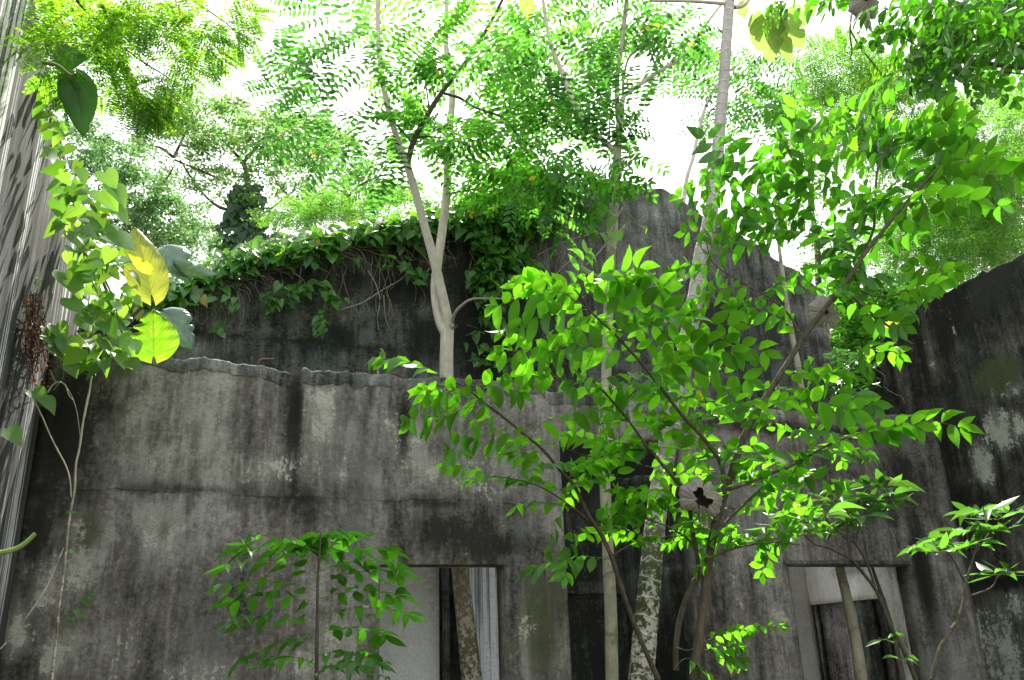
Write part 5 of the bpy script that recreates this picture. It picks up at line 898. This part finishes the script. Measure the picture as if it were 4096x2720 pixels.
fartree('pale leafy tree behind the big shrub, right of the gable', [(3300, 1350, 30), (3270, 1000, 24), (3240, 800, 18)], [[(3270, 1000, 12), (3400, 900, 8), (3560, 860, 5)]],
    [(3150, 640, 120, 90, 500, 1), (3380, 900, 260, 170, 3600, 1.5), (3750, 700, 260, 200, 2600, 1.5), (3900, 900, 220, 130, 2200, 1.5), (3950, 400, 160, 130, 1500, 1.5), (3550, 1150, 200, 100, 1700, 1.2), (3300, 1120, 160, 110, 1300, 1.2), (3400, 620, 220, 140, 1500, 1.5), (3130, 860, 120, 100, 500, 1), (3380, 1260, 140, 140, 2200, 1.2), (3520, 1250, 130, 110, 1300, 1.2)], 13, 'far', 17, group=G_)
fartree('leafy green bush beyond the corner where gable and right wall meet', [(3420, 1600, 20), (3430, 1400, 14)], [[(3430, 1400, 10), (3480, 1300, 7), (3560, 1220, 5)]], [(3400, 1280, 130, 160, 3600, .5), (3500, 1330, 110, 120, 2400, .5), (3350, 1420, 60, 80, 900, .4), (3520, 1200, 150, 80, 1500, .6), (3600, 1180, 120, 80, 1200, .6)], 9.2, 'airy', 24, name='bush', bark='brownbark')
# climber-wrapped trunk
cw_ = plant('climber', 'dark climber wrapped round the far tree trunk at the left', 'climber', None); LV = Leaves()
for _ in range(420):
    y_ = U(740, 1020); p = at(985+random.gauss(0, 1)*(24+.16*(y_-740)), y_, 16.4+U(-.3, .3)); m = mpp(p); LV.add('heart', p, nrm(np.array([U(-.8, .8), -.2, -1])), nrm(np.array([U(-.5, .5), -1, .6])), U(26, 52)*m, U(18, 38)*m)
LV.build('foliage', M['darkvine'], cw_)
# feathery trees
def feather(label, regs, Y, trunk, limbs, lpx=11, bi=(6, 70), n_=10, flen=150, leaf='far', group=G_):
    root = plant('tree', label, 'tree', None, group); T = Tubes()
    P = [at(x, y, Y) for x, y, _ in trunk]; R = [.5*q*mpp(p) for (_, _, q), p in zip(trunk, P)]; P = [np.array([P[0][0], P[0][1], -.2])]+P; T.add(P, [R[0]*1.2]+R, 8, 4); T.build('trunk', M['palebark'], root); T = Tubes()
    for l_ in limbs: tube_px(T, [q[:2] for q in l_], Y, (l_[0][2], l_[-1][2]), 6, 3, .04)
    T.build('limb', M['palebark'], root); canopy(regs, root, leaf, n_, lpx, flen, .5, kind='fleck', bi=bi, droop=.2, rr=.001)
M['fea'] = leafmat('feathery_far_leaf', (.05, .15, .02), (.08, .2, .03), (.25, .62, .06), .5, .5, .5, vein=False)
feather('pale feathery young tree peeping over the ivy left of the pale twin trunks', [(1250, 850, 100, 50, 13, 10.6, 11.4), (1420, 830, 120, 55, 18, 10.6, 11.4), (1560, 850, 60, 40, 5, 10.6, 11.4)], 11, [(1380, 1050, 14), (1380, 880, 9)], [], leaf='fea', lpx=13, bi=(7, 75))
feather('pale feathery tree with smooth grey limbs above the right wall', [(3950, 560, 170, 150, 80, 8, 10), (4000, 800, 130, 160, 76, 8, 10), (3850, 950, 170, 100, 66, 8, 10), (3650, 1000, 140, 120, 44, 8.5, 10), (3560, 480, 180, 130, 56, 8.5, 10), (3380, 330, 170, 130, 56, 8.5, 10), (3250, 480, 120, 130, 16, 8.5, 10), (3780, 760, 150, 130, 26, 8.5, 10), (3700, 1120, 150, 60, 14, 8.5, 10), (4060, 420, 80, 100, 12, 8, 9.5)],
    9, [(4180, 1300, 40), (4130, 1050, 34), (4080, 1025, 28)], [[(4080, 1025, 26), (3980, 1018, 20), (3900, 1024, 14), (3820, 1040, 9), (3700, 1055, 6)], [(3985, 1016, 14), (3930, 950, 11), (3880, 900, 8), (3840, 870, 6)], [(3950, 1024, 14), (3945, 1080, 10)], [(4140, 880, 34), (4060, 820, 24), (3990, 770, 12)], [(4180, 400, 20), (4050, 480, 8), (4010, 420, 5)]], leaf='fea', lpx=13, bi=(7, 80), flen=190)
